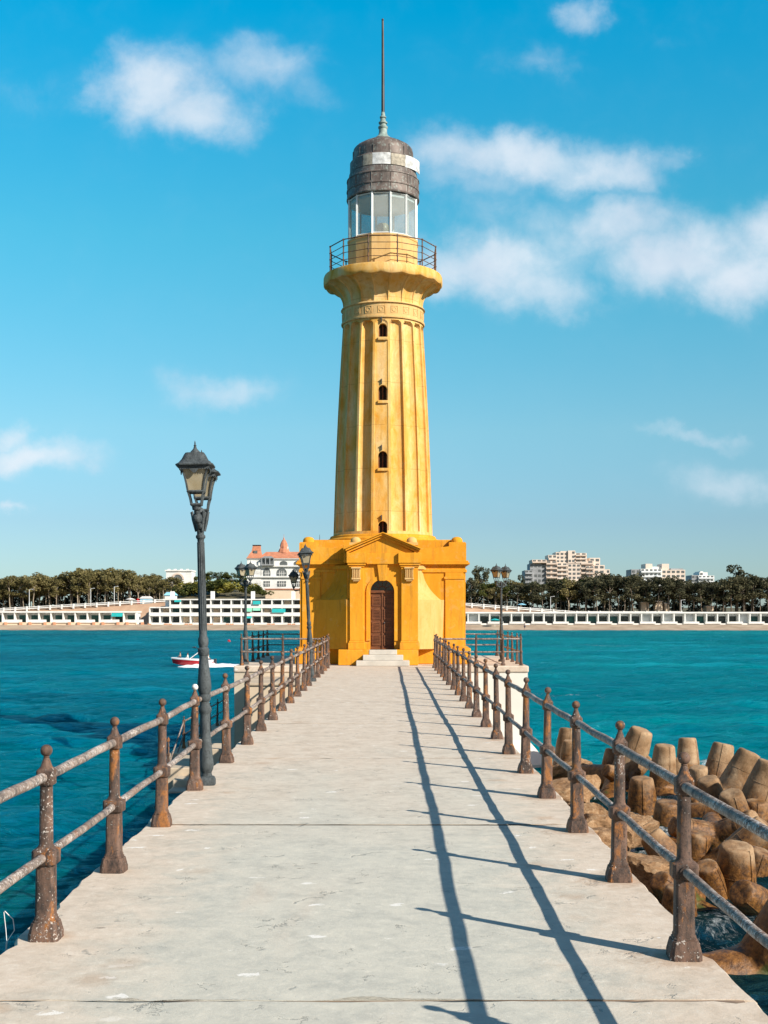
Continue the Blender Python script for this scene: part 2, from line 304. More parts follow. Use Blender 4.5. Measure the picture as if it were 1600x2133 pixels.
# sea
m, t, b = mat('sea water'); c0 = t.new('ShaderNodeTexCoord').outputs['Object']; sp = t.new('ShaderNodeSeparateXYZ'); t.l.new(c0, sp.inputs[0])
lf = t.noise(t.vmath('MULTIPLY', c0, (.6, 1, 1)), .05, 4, .6, .6)
side = t.step(t.math('ADD', t.math('DIVIDE', sp.outputs[0], t.math('MAXIMUM', t.math('POWER', sp.outputs[1], .8), 4)), t.math('MULTIPLY', t.math('SUBTRACT', lf, .5), .5)), -.1, .3)
shal = t.math('MULTIPLY', t.step(t.vmath('DISTANCE', c0, (-8.3, 21.5, -3.2)), 4.6, .8), 1)
c = t.mix(side, t.ramp(lf, [(.35, (.0, .12, .19)), (.65, (.0, .225, .30))]), t.ramp(lf, [(.35, (.0, .20, .27)), (.65, (.0, .32, .37))]))
c = t.mix(t.math('MULTIPLY', shal, .75), c, (.004, .17, .15))
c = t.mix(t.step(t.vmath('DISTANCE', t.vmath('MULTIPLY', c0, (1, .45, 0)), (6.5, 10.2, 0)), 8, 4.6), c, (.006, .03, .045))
fo = t.new('ShaderNodeAttribute', attribute_name='foam'); fn = t.noise(t.vmath('MULTIPLY', c0, (1, .6, 1)), 4.5, 9, .78, 1.2)
foam = t.math('MULTIPLY', t.step(t.math('ADD', fn, t.math('MULTIPLY', t.math('MINIMUM', fo.outputs['Fac'], .6), .34)), .62, .80), t.step(fo.outputs['Fac'], .02, .25))
c = t.mix(t.math('MULTIPLY', foam, .9), c, (.75, .80, .82))
t.l.new(c, b.inputs['Base Color']); b.inputs['IOR'].default_value = 1.333
t.put(b.inputs['Roughness'], t.math('ADD', t.math('MULTIPLY', foam, .5), .09)); b.inputs['Specular IOR Level'].default_value = 0
wv = t.noise(t.vmath('MULTIPLY', c0, (.8, 1.3, 1)), 3.4, 8, .68, .3); wv2 = t.noise(t.vmath('MULTIPLY', c0, (.5, 1.2, 1)), 1.15, 9, .72, .4)
b.subsurface_method = 'BURLEY'
b.inputs['Subsurface Weight'].default_value = .2; b.inputs['Subsurface Radius'].default_value = (1, 1, 1); b.inputs['Subsurface Scale'].default_value = 3
bump(t, b, t.math('ADD', t.math('MULTIPLY', wv, .7), wv2), 1.0, 1.3)
gust = t.step(t.noise(t.vmath('MULTIPLY', c0, (.3, 1, 1)), .11, 7, .72, .5), .36, .64)      # wind patches: calmer and choppier water
wh = t.math('MULTIPLY', t.math('ADD', t.math('MULTIPLY', wv, .7), wv2), t.math('ADD', t.math('MULTIPLY', gust, 1.25), .3))
t.l.new(wh, b.inputs['Normal'].links[0].from_node.inputs['Height']); gl = t.new('ShaderNodeBsdfGlossy'); gl.inputs['Color'].default_value = (.24, .88, 1, 1); gl.inputs['Roughness'].default_value = .09   # reflection itself coloured blue-green, taking the red out of the mirrored sky
bn = b.inputs['Normal'].links[0].from_socket; t.l.new(bn, gl.inputs['Normal'])
fz = t.new('ShaderNodeFresnel'); fz.inputs['IOR'].default_value = 1.333; t.l.new(bn, fz.inputs['Normal'])
mx = t.new('ShaderNodeMixShader'); t.put(mx.inputs[0], t.math('MULTIPLY', t.math('MINIMUM', t.math('MULTIPLY', fz.outputs[0], 1.2), .95), t.math('SUBTRACT', 1, foam))); t.l.new(b.outputs[0], mx.inputs[1]); t.l.new(gl.outputs[0], mx.inputs[2])
t.l.new(mx.outputs[0], t.n['Material Output'].inputs[0]); M['sea'] = m
M['foam'] = simple('white foam', (.85, .88, .9), .7, .06, 2)
M['sandroad'] = simple('pavement', (.36, .31, .26), .9, .1, .3)

# ------------------------------------------------------------------ mesh helpers
class MB:
    def __init__(s): s.v = []; s.f = []; s.mi = []; s.m = 0
    def add(s, vs, fs):
        o = len(s.v); s.v += [tuple(v) for v in vs]; s.f += [tuple(i+o for i in f) for f in fs]; s.mi += [s.m]*len(fs); return s
    def box(s, x0, x1, y0, y1, z0, z1):
        return s.add([(x0,y0,z0),(x1,y0,z0),(x1,y1,z0),(x0,y1,z0),(x0,y0,z1),(x1,y0,z1),(x1,y1,z1),(x0,y1,z1)],
                     [(0,3,2,1),(4,5,6,7),(0,1,5,4),(1,2,6,5),(2,3,7,6),(3,0,4,7)])
    def rings(s, rs, cap=True, close=True):
        n = len(rs[0]); vs = [p for r in rs for p in r]; fs = []
        for i in range(len(rs)-1):
            for j in range(n if close else n-1):
                k = (j+1) % n; fs.append((i*n+j, i*n+k, (i+1)*n+k, (i+1)*n+j))
        if cap: fs += [tuple(range(n-1, -1, -1)), tuple((len(rs)-1)*n+j for j in range(n))]
        return s.add(vs, fs)
    def lathe(s, prof, n=24, c=(0, 0, 0), a0=0, cap=True):
        return s.rings([[(c[0]+r*math.cos(a0+2*math.pi*j/n), c[1]+r*math.sin(a0+2*math.pi*j/n), c[2]+z) for j in range(n)] for r, z in prof], cap)
    def loft(s, prof, n=16, c=(0, 0, 0)):      # (halfwidth, z, squareness)
        rs = []
        for h, z, p in prof:
            r = []
            for j in range(n):
                a = 2*math.pi*(j+.5)/n; ca, sa = math.cos(a), math.sin(a)
                k = (abs(ca)**p+abs(sa)**p)**(-1/p); r.append((c[0]+h*k*ca, c[1]+h*k*sa, c[2]+z))
            rs.append(r)
        return s.rings(rs)
    def tube(s, pts, rad, n=8, cap=True):
        pts = [Vector(p) for p in pts]; rs = []; up = None
        for i, p in enumerate(pts):
            d = (pts[min(i+1, len(pts)-1)]-pts[max(i-1, 0)]).normalized()
            if up is None: up = Vector((0, 0, 1)) if abs(d.z) < .9 else Vector((1, 0, 0))
            a = d.cross(up).normalized(); b_ = a.cross(d).normalized(); up = b_
            r = rad[i] if isinstance(rad, (list, tuple)) else rad
            rs.append([tuple(p+a*(r*math.cos(2*math.pi*j/n))+b_*(r*math.sin(2*math.pi*j/n))) for j in range(n)])
        return s.rings(rs, cap)
    def prism(s, poly, d0, d1, axis='y'):      # poly (a,b) extruded along an axis
        def q(a, b_, d): return (a, d, b_) if axis == 'y' else ((d, a, b_) if axis == 'x' else (a, b_, d))
        n = len(poly); vs = [q(a, b_, d0) for a, b_ in poly]+[q(a, b_, d1) for a, b_ in poly]
        fs = [tuple(range(n)), tuple(range(2*n-1, n-1, -1))]+[(i, i+n, (i+1) % n+n, (i+1) % n) for i in range(n)]
        return s.add(vs, fs)
    def sphere(s, c, r, n=12, m=8, sz=1):
        return s.lathe([(max(1e-4, r*math.sin(math.pi*i/m)), -r*sz*math.cos(math.pi*i/m)) for i in range(m+1)], n, c)
    def mesh(s, name, mats, smooth=None, fix=True):
        me = bpy.data.meshes.new(name); me.from_pydata(s.v, [], s.f)
        for q in (mats if isinstance(mats, (list, tuple)) else [mats]): me.materials.append(q)
        if len(me.materials) > 1: me.polygons.foreach_set('material_index', s.mi)
        if fix:
            bm = bmesh.new(); bm.from_mesh(me); bmesh.ops.recalc_face_normals(bm, faces=bm.faces); bm.to_mesh(me); bm.free()
        if smooth is not None:
            me.polygons.foreach_set('use_smooth', [True]*len(me.polygons)); me.set_sharp_from_angle(angle=R(smooth))
        me.update(); return me
    def obj(s, name, mats, parent=None, smooth=None, loc=None, bev=0, fix=True):
        o = bpy.data.objects.new(name, s.mesh(name, mats, smooth, fix)); sc.collection.objects.link(o)
        if parent: o.parent = parent
        if loc is not None: o.location = loc
        if bev:
            bv = o.modifiers.new('bevel', 'BEVEL'); bv.width = bev; bv.segments = 2; bv.limit_method = 'ANGLE'
        return o
def link(name, me, parent=None, loc=(0, 0, 0), rot=(0, 0, 0), scale=1):
    o = bpy.data.objects.new(name, me); sc.collection.objects.link(o); o.parent = parent; o.location = loc; o.rotation_euler = rot
    o.scale = (scale,)*3 if not isinstance(scale, (tuple, list)) else scale; return o
def tag(o, label, cat, group=None, kind=None):
    o['label'] = label; o['category'] = cat
    if group: o['group'] = group
    if kind: o['kind'] = kind
    return o
def thing(name, label, cat, loc=(0, 0, 0), rz=0, group=None):
    o = bpy.data.objects.new(name, None); sc.collection.objects.link(o); o.empty_display_size = .2
    o.location = loc; o.rotation_euler = (0, 0, rz); return tag(o, label, cat, group)
def struct(o, kind='structure'): o['kind'] = kind; return o
KIDS = {}
def dup(o, parent=None):
    c = o.copy(); sc.collection.objects.link(c); c.parent = parent
    for ch in [k for k in o.children]: dup(ch, c)
    return c
def arch(w, z0, zs, n=10, cx=0):               # arched outline in x,z: half-width w, springing zs
    return [(cx-w, z0), (cx+w, z0)]+[(cx+w*math.cos(math.pi*i/n), zs+w*math.sin(math.pi*i/n)) for i in range(n+1)]
def carve(o, cutters):
    for c in cutters:
        md = o.modifiers.new('cut', 'BOOLEAN'); md.operation = 'DIFFERENCE'; md.solver = 'EXACT'; md.object = c
    bpy.context.view_layer.update(); dg = bpy.context.evaluated_depsgraph_get()
    me = bpy.data.meshes.new_from_object(o.evaluated_get(dg)); o.modifiers.clear(); o.data = me
    for c in cutters: bpy.data.objects.remove(c)
    return o

WATER = -3.2
# ------------------------------------------------------------------ setting: sea
ys = [2.5]
while ys[-1] < 344: ys.append(ys[-1]*1.0052+.004)
th = np.concatenate([np.linspace(-88, -24, 40)[:-1], np.linspace(-24, 24, 430), np.linspace(24, 88, 40)[1:]])*math.pi/180
YY = np.array(ys); TX = np.tan(th)
gx = np.outer(YY, TX); gy = np.outer(YY, np.ones_like(TX)); dx = YY*.0055
hz = np.zeros_like(gx)
for i in range(70):
    lam = .45*(16)**(i/69.); a = rng.normal(math.pi/2+.25, .55); k = 2*math.pi/lam; amp = .0105*lam**.75*rng.uniform(.5, 1.3)*(1 if lam < 2 else (2/lam)**.45)
    ph = rng.uniform(0, 6.28); fil = np.clip((lam/dx-2.2)/2, 0, 1)[:, None]
    s_ = np.sin(k*(gx*math.cos(a)+gy*math.sin(a))+ph+.8*np.sin(.13*gx+.21*gy+ph)); hz += fil*amp*(s_+.35*s_*s_-.17)
inner = (np.abs(TX) < math.tan(R(26)))[None, :]
hz *= inner
FOAM = [(1500,1607,33,1.3),(1440,1640,33,1.1),(1425,1632,30,.9),(1395,1690,29,.9),(1550,1640,28,.9),(1510,1914,19.5,.45),(1480,1930,19,.4),(1325,1760,25,.6),(1345,1815,22.5,.7),(1300,1840,20.5,.5),
        (1600,1760,24,.9),(1440,1690,27,.9),(1365,1745,25,.8),(1240,1640,33,.7),(1570,1625,31,.9)]
fo = np.zeros_like(gx)
for (px, py, d, s_) in FOAM:
    d2 = (EYE-WATER)*F/(py-VY); cx = X(px, d2); fo = np.maximum(fo, np.exp(-(((gx-cx)/.85)**2+((gy-d2)/2.0)**2))*s_)
fo = np.maximum(fo, .35*np.exp(-((gy-(335+2*np.sin(gx*.05)))/1.2)**2))
# slick streaks of foam on the right
for (px, py) in ((1185,1450),(1255,1345)):
    d2 = (EYE-WATER)*F/(py-VY); cx = X(px, d2); fo = np.maximum(fo, .42*np.exp(-(((gx-cx)/(d2*.03))**2+((gy-d2-(gx-cx)*-.8)/(d2*.02))**2)))
nr, nc = gx.shape
me = bpy.data.meshes.new('sea'); co = np.stack([gx, gy, hz+WATER], -1).reshape(-1, 3)
idx = np.arange(nr*nc).reshape(nr, nc)
fa = np.stack([idx[:-1, :-1], idx[:-1, 1:], idx[1:, 1:], idx[1:, :-1]], -1).reshape(-1, 4)
me.vertices.add(len(co)); me.vertices.foreach_set('co', co.ravel()); me.loops.add(fa.size); me.loops.foreach_set('vertex_index', fa.ravel().astype(np.int32))
me.polygons.add(len(fa)); me.polygons.foreach_set('loop_start', np.arange(0, fa.size, 4, dtype=np.int32))
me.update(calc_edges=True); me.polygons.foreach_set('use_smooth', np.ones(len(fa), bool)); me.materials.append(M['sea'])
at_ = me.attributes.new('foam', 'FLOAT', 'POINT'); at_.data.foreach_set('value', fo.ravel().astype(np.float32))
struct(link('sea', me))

# ------------------------------------------------------------------ setting: far shore
def sst(a, b_, v): u = min(1, max(0, (v-a)/(b_-a))); return u*u*(3-2*u)
def hp(x):
    L = 1.6+2.9*min(1, max(0, (x+118)/52)); Rr = 1.0+2.6*min(1, max(0, (55-x)/34)); return min(L, Rr) if x > -20 else L
def H(x, y):
    s_ = y-(335+2*math.sin(x*.05))
    if s_ < 0: return WATER+s_*.06
    z = WATER+1.4*sst(0, 11, s_)
    z += (hp(x)-(-1.8))*sst(21, 29, s_)
    z += 2.2*sst(32, 100, s_)+4.2*math.exp(-((x+58)/30)**2-((y-432)/30)**2)
    return z
mb = MB(); xs = [-420+4*i for i in range(211)]; yv = [318, 328, 332, 335, 338, 342, 346, 351, 356, 358, 360, 362, 364, 366, 370, 376, 384, 395, 410, 425, 440, 460, 500, 560, 650, 800, 1200, 2600]
vs_ = [(x, y, H(x, y)) for y in yv for x in xs]; n_ = len(xs)
mb.add(vs_, [(i*n_+j, i*n_+j+1, (i+1)*n_+j+1, (i+1)*n_+j) for i in range(len(yv)-1) for j in range(n_-1)])
struct(mb.obj('shore_terrain', M['shore'], smooth=60, fix=False))

# ------------------------------------------------------------------ setting: pier, platform, quay
XL, XR, YE = -1.93, 1.617, 39.55
def edge_l(y): return XL+.028*noise.noise((y*1.7, 0, 3))+.02*noise.noise((y*6, 0, 9))+(.03 if noise.noise((y*2.6, 5, 0)) > .38 else 0)
def edge_r(y): return XR+.022*noise.noise((y*1.4, 0, 13))+.02*noise.noise((y*7, 0, 29))-(.035 if noise.noise((y*2.3, 9, 0)) > .36 else 0)
joints = [-3.6+4.53*i for i in range(-1, 10)]+[YE]
mb = MB()
for a, b_ in zip(joints[:-1], joints[1:]):
    a2, b2 = a+.014, b_-.014; n_ = max(3, int((b2-a2)/.09)); rows = []
    for i in range(n_+1):
        y = a2+(b2-a2)*i/n_; l, r = edge_l(y), edge_r(y); jt = .012*noise.noise((y*9, 1, 1))
        mid_ = [l+.016+(r-l-.032)*q/40 for q in range(41)]
        jy = lambda x: (.022*noise.noise((x*2.3, a+i, 0))+.02*noise.noise((x*8, a, i))+(.035 if noise.noise((x*5, a*3+i, 2)) > .45 else 0))*(1 if i == 0 else -1) if i in (0, n_) else 0
        rows.append([(l+.012, y, -.3), (l, y, -.016)]+[(x, y+jy(x), 0) for x in mid_]+[(r, y, -.016), (r-.012, y, -.3)])
    mb.rings(rows, cap=True, close=True)
struct(mb.obj('pier_deck', M['deck'], smooth=40))
mb = MB(); mb.box(XL+.1, XR-.1, -9, YE-.02, -5, -.045)
for j in joints[1:-1]: mb.box(XL+.04, XR-.05, j-.025, j+.025, -.29, -.0035)
struct(mb.obj('pier_body', [M['joint']]))
# platform round the tower
PX0, PX1, PY0, PY1 = -4.85, 4.52, 39.6, 49.0
mb = MB(); mb.box(PX0, PX1, PY0, PY1, -.22, -.004)
struct(mb.obj('tower_platform', M['deck'], bev=.04))
mb = MB(); mb.m = 0; mb.box(1.4, PX1-.03, PY0+.04, PY1-.04, -5, -.22); mb.add([(1.5, 38.1, -5), (PX1+.5, 38.1, -5), (PX1+.5, 38.4, -3.0), (PX1-.02, PY0+.03, -2.35), (1.5, PY0+.03, -2.35), (1.5, 38.4, -3.0), (1.5, PY0+.03, -5), (PX1+.5, PY0+.03, -5)], [(0,1,2,5), (5,2,3,4), (1,7,3,2), (0,5,4,6)])
struct(mb.obj('platform_wall', M['wallw']))
mb = MB(); mb.box(PX0+.02, 1.39, PY0+.04, PY1-.05, -5, -.22)
struct(mb.obj('platform_wall', M['conc']))
mb = MB(); mb.box(-4.05, -1.95, 36.0, 39.62, -5, -.42)
struct(mb.obj('landing_wall', M['wallc'], bev=.02))
mb = MB(); mb.box(-4.1, -1.94, 35.95, 39.63, -.42, -.34)
struct(mb.obj('landing', M['quay'], bev=.015))
# lower quay on the left with steps into the water
mb = MB(); mb.box(-6.65, PX0, 38.0, 50, -5, -2.6); mb.box(-6.25, -1.9, 34.4, 38.0, -5, -2.6)
for k in range(3): mb.box(-5.75, -1.9, 34.4-.85*(k+1), 34.4-.85*k, -5, -2.6-.2*(k+1))
struct(mb.obj('quay', M['quay'], bev=.03))
mb = MB(); mb.box(-5.35, -4.5, 34.6, 36.2, -2.596, -2.1); o = mb.obj('quay_block', M['quay'], bev=.03); tag(o, 'low sandy concrete block on the quay beside the landing wall', 'concrete block')

# ------------------------------------------------------------------ railings
b0 = MB(); b0.loft([(.079, 0, 9), (.078, .035, 9), (.066, .085, 9), (.064, .092, 9), (.058, .094, 8), (.058, .103, 8), (.053, .106, 8), (.053, .116, 8), (.0485, .125, 7), (.046, .39, 6),
    (.060, .395, 14), (.063, .40, 14), (.063, .462, 14), (.060, .468, 12), (.05, .472, 3), (.042, .482, 2.2), (.036, .495, 2), (.0325, .80, 2), (.042, .806, 8), (.044, .812, 12), (.044, .878, 12), (.038, .886, 8), (.03, .90, 2), (.02, .928, 2), (.013, .945, 2), (.017, .948, 2), (.012, .953, 2)], 24)
b0.tube([(0, -.072, .43), (0, .072, .43)], .033, 14); b0.tube([(0, -.052, .845), (0, .052, .845)], .032, 14)
POST = b0.mesh('post', M['post'], 38)
f0 = MB(); f0.sphere((0, 0, .981), .031, 16, 10); FIN = f0.mesh('finial', M['post'], 60); FINW = f0.mesh('finial', M['ball'], 60)
b1 = MB(); b1.loft([(.07, 0, 8), (.06, .06, 8), (.045, .09, 6), (.038, .4, 4), (.055, .41, 3), (.055, .46, 3), (.036, .47, 2), (.03, .81, 2), (.045, .815, 3), (.045, .88, 3), (.02, .93, 2), (.012, .95, 2)], 10)
POST2 = b1.mesh('post', M['post'], 40)
def railing(label, pts, heights=(.43, .845), rad=(.0235, .026), simple_=False, wh=()):
    """pts: list of (x,y,z) post feet; consecutive posts joined by pipes"""
    o = thing('railing', label, 'railing', pts[0]); p0 = Vector(pts[0])
    for i, p in enumerate(pts):
        q = Vector(p)-p0
        me = POST2 if simple_ else POST
        d = link('post', me, o, q, (R(random.uniform(-1.1, 1.1)), R(random.uniform(-1.1, 1.1)), math.atan2(*(Vector(pts[min(i+1, len(pts)-1)])-Vector(pts[max(i-1, 0)])).xy)*-1+R(random.uniform(-3, 3))))
        link('finial', FINW if i in wh else FIN, d)
        if i+1 < len(pts):
            q2 = Vector(pts[i+1])-p0; dv = (q2-q); L = dv.length; u = dv.normalized()
            for h, r in zip(heights, rad):
                mb = MB(); st = [q+u*(L*k/6)+Vector((random.uniform(-.004, .004), 0, h+random.uniform(-.004, .004))) for k in range(7)]
                st[0] = q+Vector((0, 0, h))+u*.03; st[-1] = q2+Vector((0, 0, h))-u*.03
                mb.tube(st, [r*random.uniform(.97, 1.04) for _ in st], 12); mb.obj('rail', M['rail'], o, 50)
    return o
ly = [(-1.78, 2.75), (-1.78, 4.63), (-1.775, 6.5), (-1.782, 8.185), (-1.79, 9.93), (-1.835, 11.95), (-1.80, 14.1), (-1.79, 16.05)]+[(-1.79, 16.05+1.82*i) for i in range(1, 12)]+[(-1.79, 37.7)]
railing('rusty left-hand pier railing of ball-topped posts along the open-sea edge with the tall lamp', [(x+.006*random.uniform(-1, 1), y, 0) for x, y in ly], wh=(5,))
ry = [6.14+1.768*i for i in range(-2, 19)]
railing('rusty right-hand pier railing of ball-topped posts beside the concrete tetrapods', [(1.476+.012*random.uniform(-1, 1), y, 0) for y in ry])
rp = [(1.6, 39.75, 0), (2.85, 39.75, 0), (3.72, 39.78, 0), (4.3, 39.85, 0), (4.3, 41.0, 0), (4.3, 42.6, 0), (4.3, 44.3, 0), (4.3, 46.3, 0), (4.3, 48.5, 0), (2.2, 48.5, 0), (.2, 48.5, 0)]
railing('brown railing round the platform right of the yellow lighthouse', rp, simple_=True)
lp_ = [(-1.85, 39.8, 0), (-3.3, 39.8, 0), (-4.62, 39.85, 0), (-4.62, 41.4, 0), (-4.62, 43.2, 0), (-4.62, 45, 0), (-4.62, 46.8, 0), (-4.62, 48.5, 0), (-2.9, 48.5, 0), (-1.2, 48.5, 0)]
railing('dark railing round the platform left of the yellow lighthouse', lp_, simple_=True)
railing('dark low railing with a sloping end along the outer edge of the lower quay', [(-6.4, 39.4, -2.6), (-6.4, 41.0, -2.6), (-6.4, 43, -2.6), (-6.4, 45.2, -2.6), (-6.4, 47.2, -2.6), (-6.4, 49.2, -2.6)], simple_=True)
o = bpy.data.objects['railing.004'] if 'railing.004' in bpy.data.objects else None
for h in (.43, .845):
    mb = MB(); mb.tube([(0, 0, h), (.02, -2.9, h-1.05)], .024, 8); mb.obj('rail', M['rail'], o, 50)
link('post', POST2, o, (0.02, -2.9, -.3))

# ------------------------------------------------------------------ lighthouse
TX0, TY0 = -.12, 43.7
LH = thing('lighthouse', 'tall ochre-yellow fluted lighthouse with a glazed lantern at the end of the pier', 'lighthouse', (TX0, TY0, 0))
def lx(px, Y): return X(px, Y)-TX0
def ly_(Y): return Y-TY0
FY = 41.0-TY0           # front wall plane of the block
HB = 2.72
mb = MB(); mb.box(-HB, HB, FY, -FY, .5, 3.22); block = mb.obj('block', M['base'], LH)
mb = MB(); mb.box(-HB-.16, HB+.16, FY-.16, -FY+.16, .004, .52); mb.box(-HB-.1, HB+.1, FY-.1, -FY+.1, .52, .56)
mb.box(-1.42, 1.14, -3.9, FY-.16, .004, .50)
mb.obj('plinth', M['base'], LH, bev=.03)
mb = MB()
for (e, z0, z1) in ((.04, 3.0, 3.10), (.07, 3.22, 3.26), (.13, 3.26, 3.33), (.09, 3.33, 3.39)): mb.box(-HB-e, HB+e, FY-e, -FY+e, z0, z1)
mb.obj('cornice', M['base'], LH, bev=.012)
# parapet with swept top and corner piers
mb = MB()
for sg in (-1, 1):
    pts = [(-2.74, 3.392), (2.74, 3.392)]
    top = []
    for i in range(25):
        x = 2.74-5.48*i/24; e = (abs(x)-1.25)/1.49; top.append((x, 3.80 if e < 0 else 3.80+.17*e**2.2))
    mb.prism(pts+top, sg*(-FY+.04), sg*(-FY-.16), 'y')
    mb.prism([(a*.93, b_) for a, b_ in pts+top], sg*(2.74), sg*(2.54), 'x')
mb.obj('parapet', M['base'], LH, smooth=35)
for sx in (-1, 1):
    for sy in (-1, 1):
        mb = MB(); cx, cy = sx*2.45, sy*(-FY-.28)
        mb.box(cx-.27, cx+.27, cy-.27, cy+.27, 3.6, 4.0)
        mb.lathe([(.19, 4.0), (.19, 4.06), (.175, 4.11), (.13, 4.16), (.06, 4.185), (.001, 4.19)], 20, (cx, cy, 0))
        mb.obj('corner_pier', M['base'], LH, smooth=40)
mb = MB(); mb.box(-2.28, 2.28, FY+.42, -FY-.42, 3.2, 4.10); mb.lathe([(1.98, 4.10), (1.98, 4.2), (1.86, 4.24), (1.84, 4.32), (1.78, 4.34)], 72)
mb.obj('attic', M['base'], LH, smooth=40, bev=.02)
# corner pilaster strips on the front wall
for sx in (-1, 1):
    mb = MB(); mb.box(sx*2.35-.30, sx*2.35+.30, FY-.045, FY+.1, .56, 3.0); mb.box(sx*2.35-.34, sx*2.35+.34, FY-.07, FY+.1, 2.78, 2.86)
    mb.obj('corner_pilaster', M['base'], LH, bev=.01)
# flared buttresses between porch and wall
def e_of(z):
    if z < 2.02: return 1.03
    if z < 2.1: return 1.1
    s_ = (z-2.1)/1.0; return .40+.58*(1-min(1, s_))**2.1
for sg, xs_ in ((-1, -1.17), (1, .92)):
    mb = MB(); rs = []
    zs = [.5, 2.02, 2.021, 2.099, 2.1]+[2.1+1.0*i/16 for i in range(1, 17)]+[3.101, 3.22]
    for z in zs:
        e = e_of(z) if z <= 3.1 else .5
        rs.append([(xs_-sg*.1, FY+.05, z), (xs_+sg*e, FY+.05, z), (xs_+sg*e, FY, z), (xs_, FY-min(.93, e*.93), z), (xs_-sg*.1, FY-min(.93, e*.93), z)])
    mb.rings(rs); mb.obj('buttress', M['butt' if sg > 0 else 'base'], LH, smooth=30)  # right buttress coloured paler as if sunlit, left in the deeper shaded wall tone
# porch
PYF = 40.0-TY0          # pilaster front
mb = MB(); mb.box(-1.14, .9, PYF+.14, FY+.2, .5, 3.30); porch = mb.obj('porch', M['base'], LH)
dcx = lx(796.5, 40.15); dw = .385
c = MB(); c.prism(arch(dw, .3, 2.36, 14, dcx), PYF-.2, PYF+.46); cut = c.obj('cut', M['base'], LH); carve(porch, [cut])
for (a, b_) in ((lx(728.5, 40), lx(757, 40)), (lx(836, 40), lx(871, 40))):
    mb = MB(); mb.box(a, b_, PYF, PYF+.3, .78, 3.14); mb.box(a-.05, b_+.05, PYF-.05, PYF+.3, .50, .72); mb.box(a-.025, b_+.025, PYF-.025, PYF+.3, .72, .78)
    mb.box(a-.03, b_+.03, PYF-.03, PYF+.3, 3.14, 3.20); mb.box(a-.07, b_+.07, PYF-.07, PYF+.3, 3.20, 3.27)
    mb.box(a-.10, b_+.10, PYF-.10, PYF+.3, 3.27, 3.60)
    mb.obj('pilaster', M['base'], LH, bev=.012)
mb = MB(); mb.box(lx(757, 40)+.1, lx(836, 40)-.1, PYF+.02, PYF+.3, 3.24, 3.60); mb.box(-1.25, 1.0, PYF+.1, FY+.2, 3.302, 3.603)
mb.box(-1.27, 1.02, PYF+.16, FY+.3, 3.605, 3.86)
mb.obj('entablature', M['base'], LH, bev=.01)
ax = lx(797.5, 40); pl, pr = lx(722, 40), lx(873, 40); az = Z(1117, 40)
mb = MB()
def chev(zo, t0, t1, y0, y1, ex=0):
    zl = 3.60+zo; k = (az-3.62)/(pr-ax)
    mb.prism([(pl-ex, zl+t0), (ax, az+zo+t0-.02), (pr+ex, zl+t0), (pr+ex, zl+t1), (ax, az+zo+t1-.02), (pl-ex, zl+t1)], y0, y1)
chev(0, -.02, .05, PYF-.02, PYF+.22); chev(0, .052, .11, PYF-.10, PYF+.22, .03); chev(0, .112, .15, PYF-.15, PYF+.22, .06)
mb.prism([(pl+.12, 3.602), (pr-.12, 3.602), (ax, az-.02)], PYF+.06, PYF+.2)
mb.obj('pediment', M['base'], LH, bev=.006)
for cx in (lx(741, 40.3), lx(858, 40.3)):
    mb = MB(); mb.box(cx-.2, cx+.2, PYF+.25, PYF+.6, 3.86, 3.95); mb.lathe([(.17, 3.95), (.17, 4.0), (.15, 4.07), (.09, 4.12), (.001, 4.14)], 20, (cx, PYF+.42, 0))
    mb.obj('porch_acroterion', M['butt'], LH, smooth=40)
# fluted consoles on the pilasters
for cx in (lx(742, 39.95), lx(852.5, 39.95)):
    mb = MB(); mb.box(cx-.16, cx+.16, PYF-.13, PYF+.02, 3.09, 3.138); mb.box(cx-.13, cx+.13, PYF-.07, PYF+.02, 2.80, 3.09)
    for k in range(5): mb.box(cx-.12+.054*k, cx-.12+.054*k+.026, PYF-.1, PYF-.07, 2.81, 3.085)
    mb.box(cx-.145, cx+.145, PYF-.115, PYF+.02, 2.74, 2.80); mb.tube([(cx-.1, PYF-.05, 2.715), (cx+.1, PYF-.05, 2.715)], .04, 10)
    mb.obj('console', M['trim'], LH, bev=.006)
# arch surround, keystone, door
mb = MB(); n_ = 18; ri, ro = dw, dw+.13
ins = [(dcx-ri, .78), (dcx-ri, 2.36)]+[(dcx+ri*math.cos(math.pi*(1-i/n_)), 2.36+ri*math.sin(math.pi*i/n_)) for i in range(1, n_)]+[(dcx+ri, 2.36), (dcx+ri, .78)]
out = [(dcx-ro, .78), (dcx-ro, 2.36)]+[(dcx+ro*math.cos(math.pi*(1-i/n_)), 2.36+ro*math.sin(math.pi*i/n_)) for i in range(1, n_)]+[(dcx+ro, 2.36), (dcx+ro, .78)]
rs = [[(a, PYF+.10, z), (c_, PYF+.10, q), (c_, PYF+.15, q), (a, PYF+.15, z)] for (a, z), (c_, q) in zip(ins, out)]
mb.rings(rs); mb.obj('arch_surround', M['base'], LH, smooth=30)
mb = MB(); mb.prism([(dcx-.10, 2.70), (dcx+.10, 2.70), (dcx+.17, 3.235), (dcx-.17, 3.235)], PYF+.045, PYF+.15); mb.obj('keystone', M['base'], LH, bev=.012)
mb = MB(); mb.box(dcx-dw, dcx+dw, PYF+.36, PYF+.42, .5, 2.32); dr = mb.obj('door', M['wood'], LH)
mb = MB()
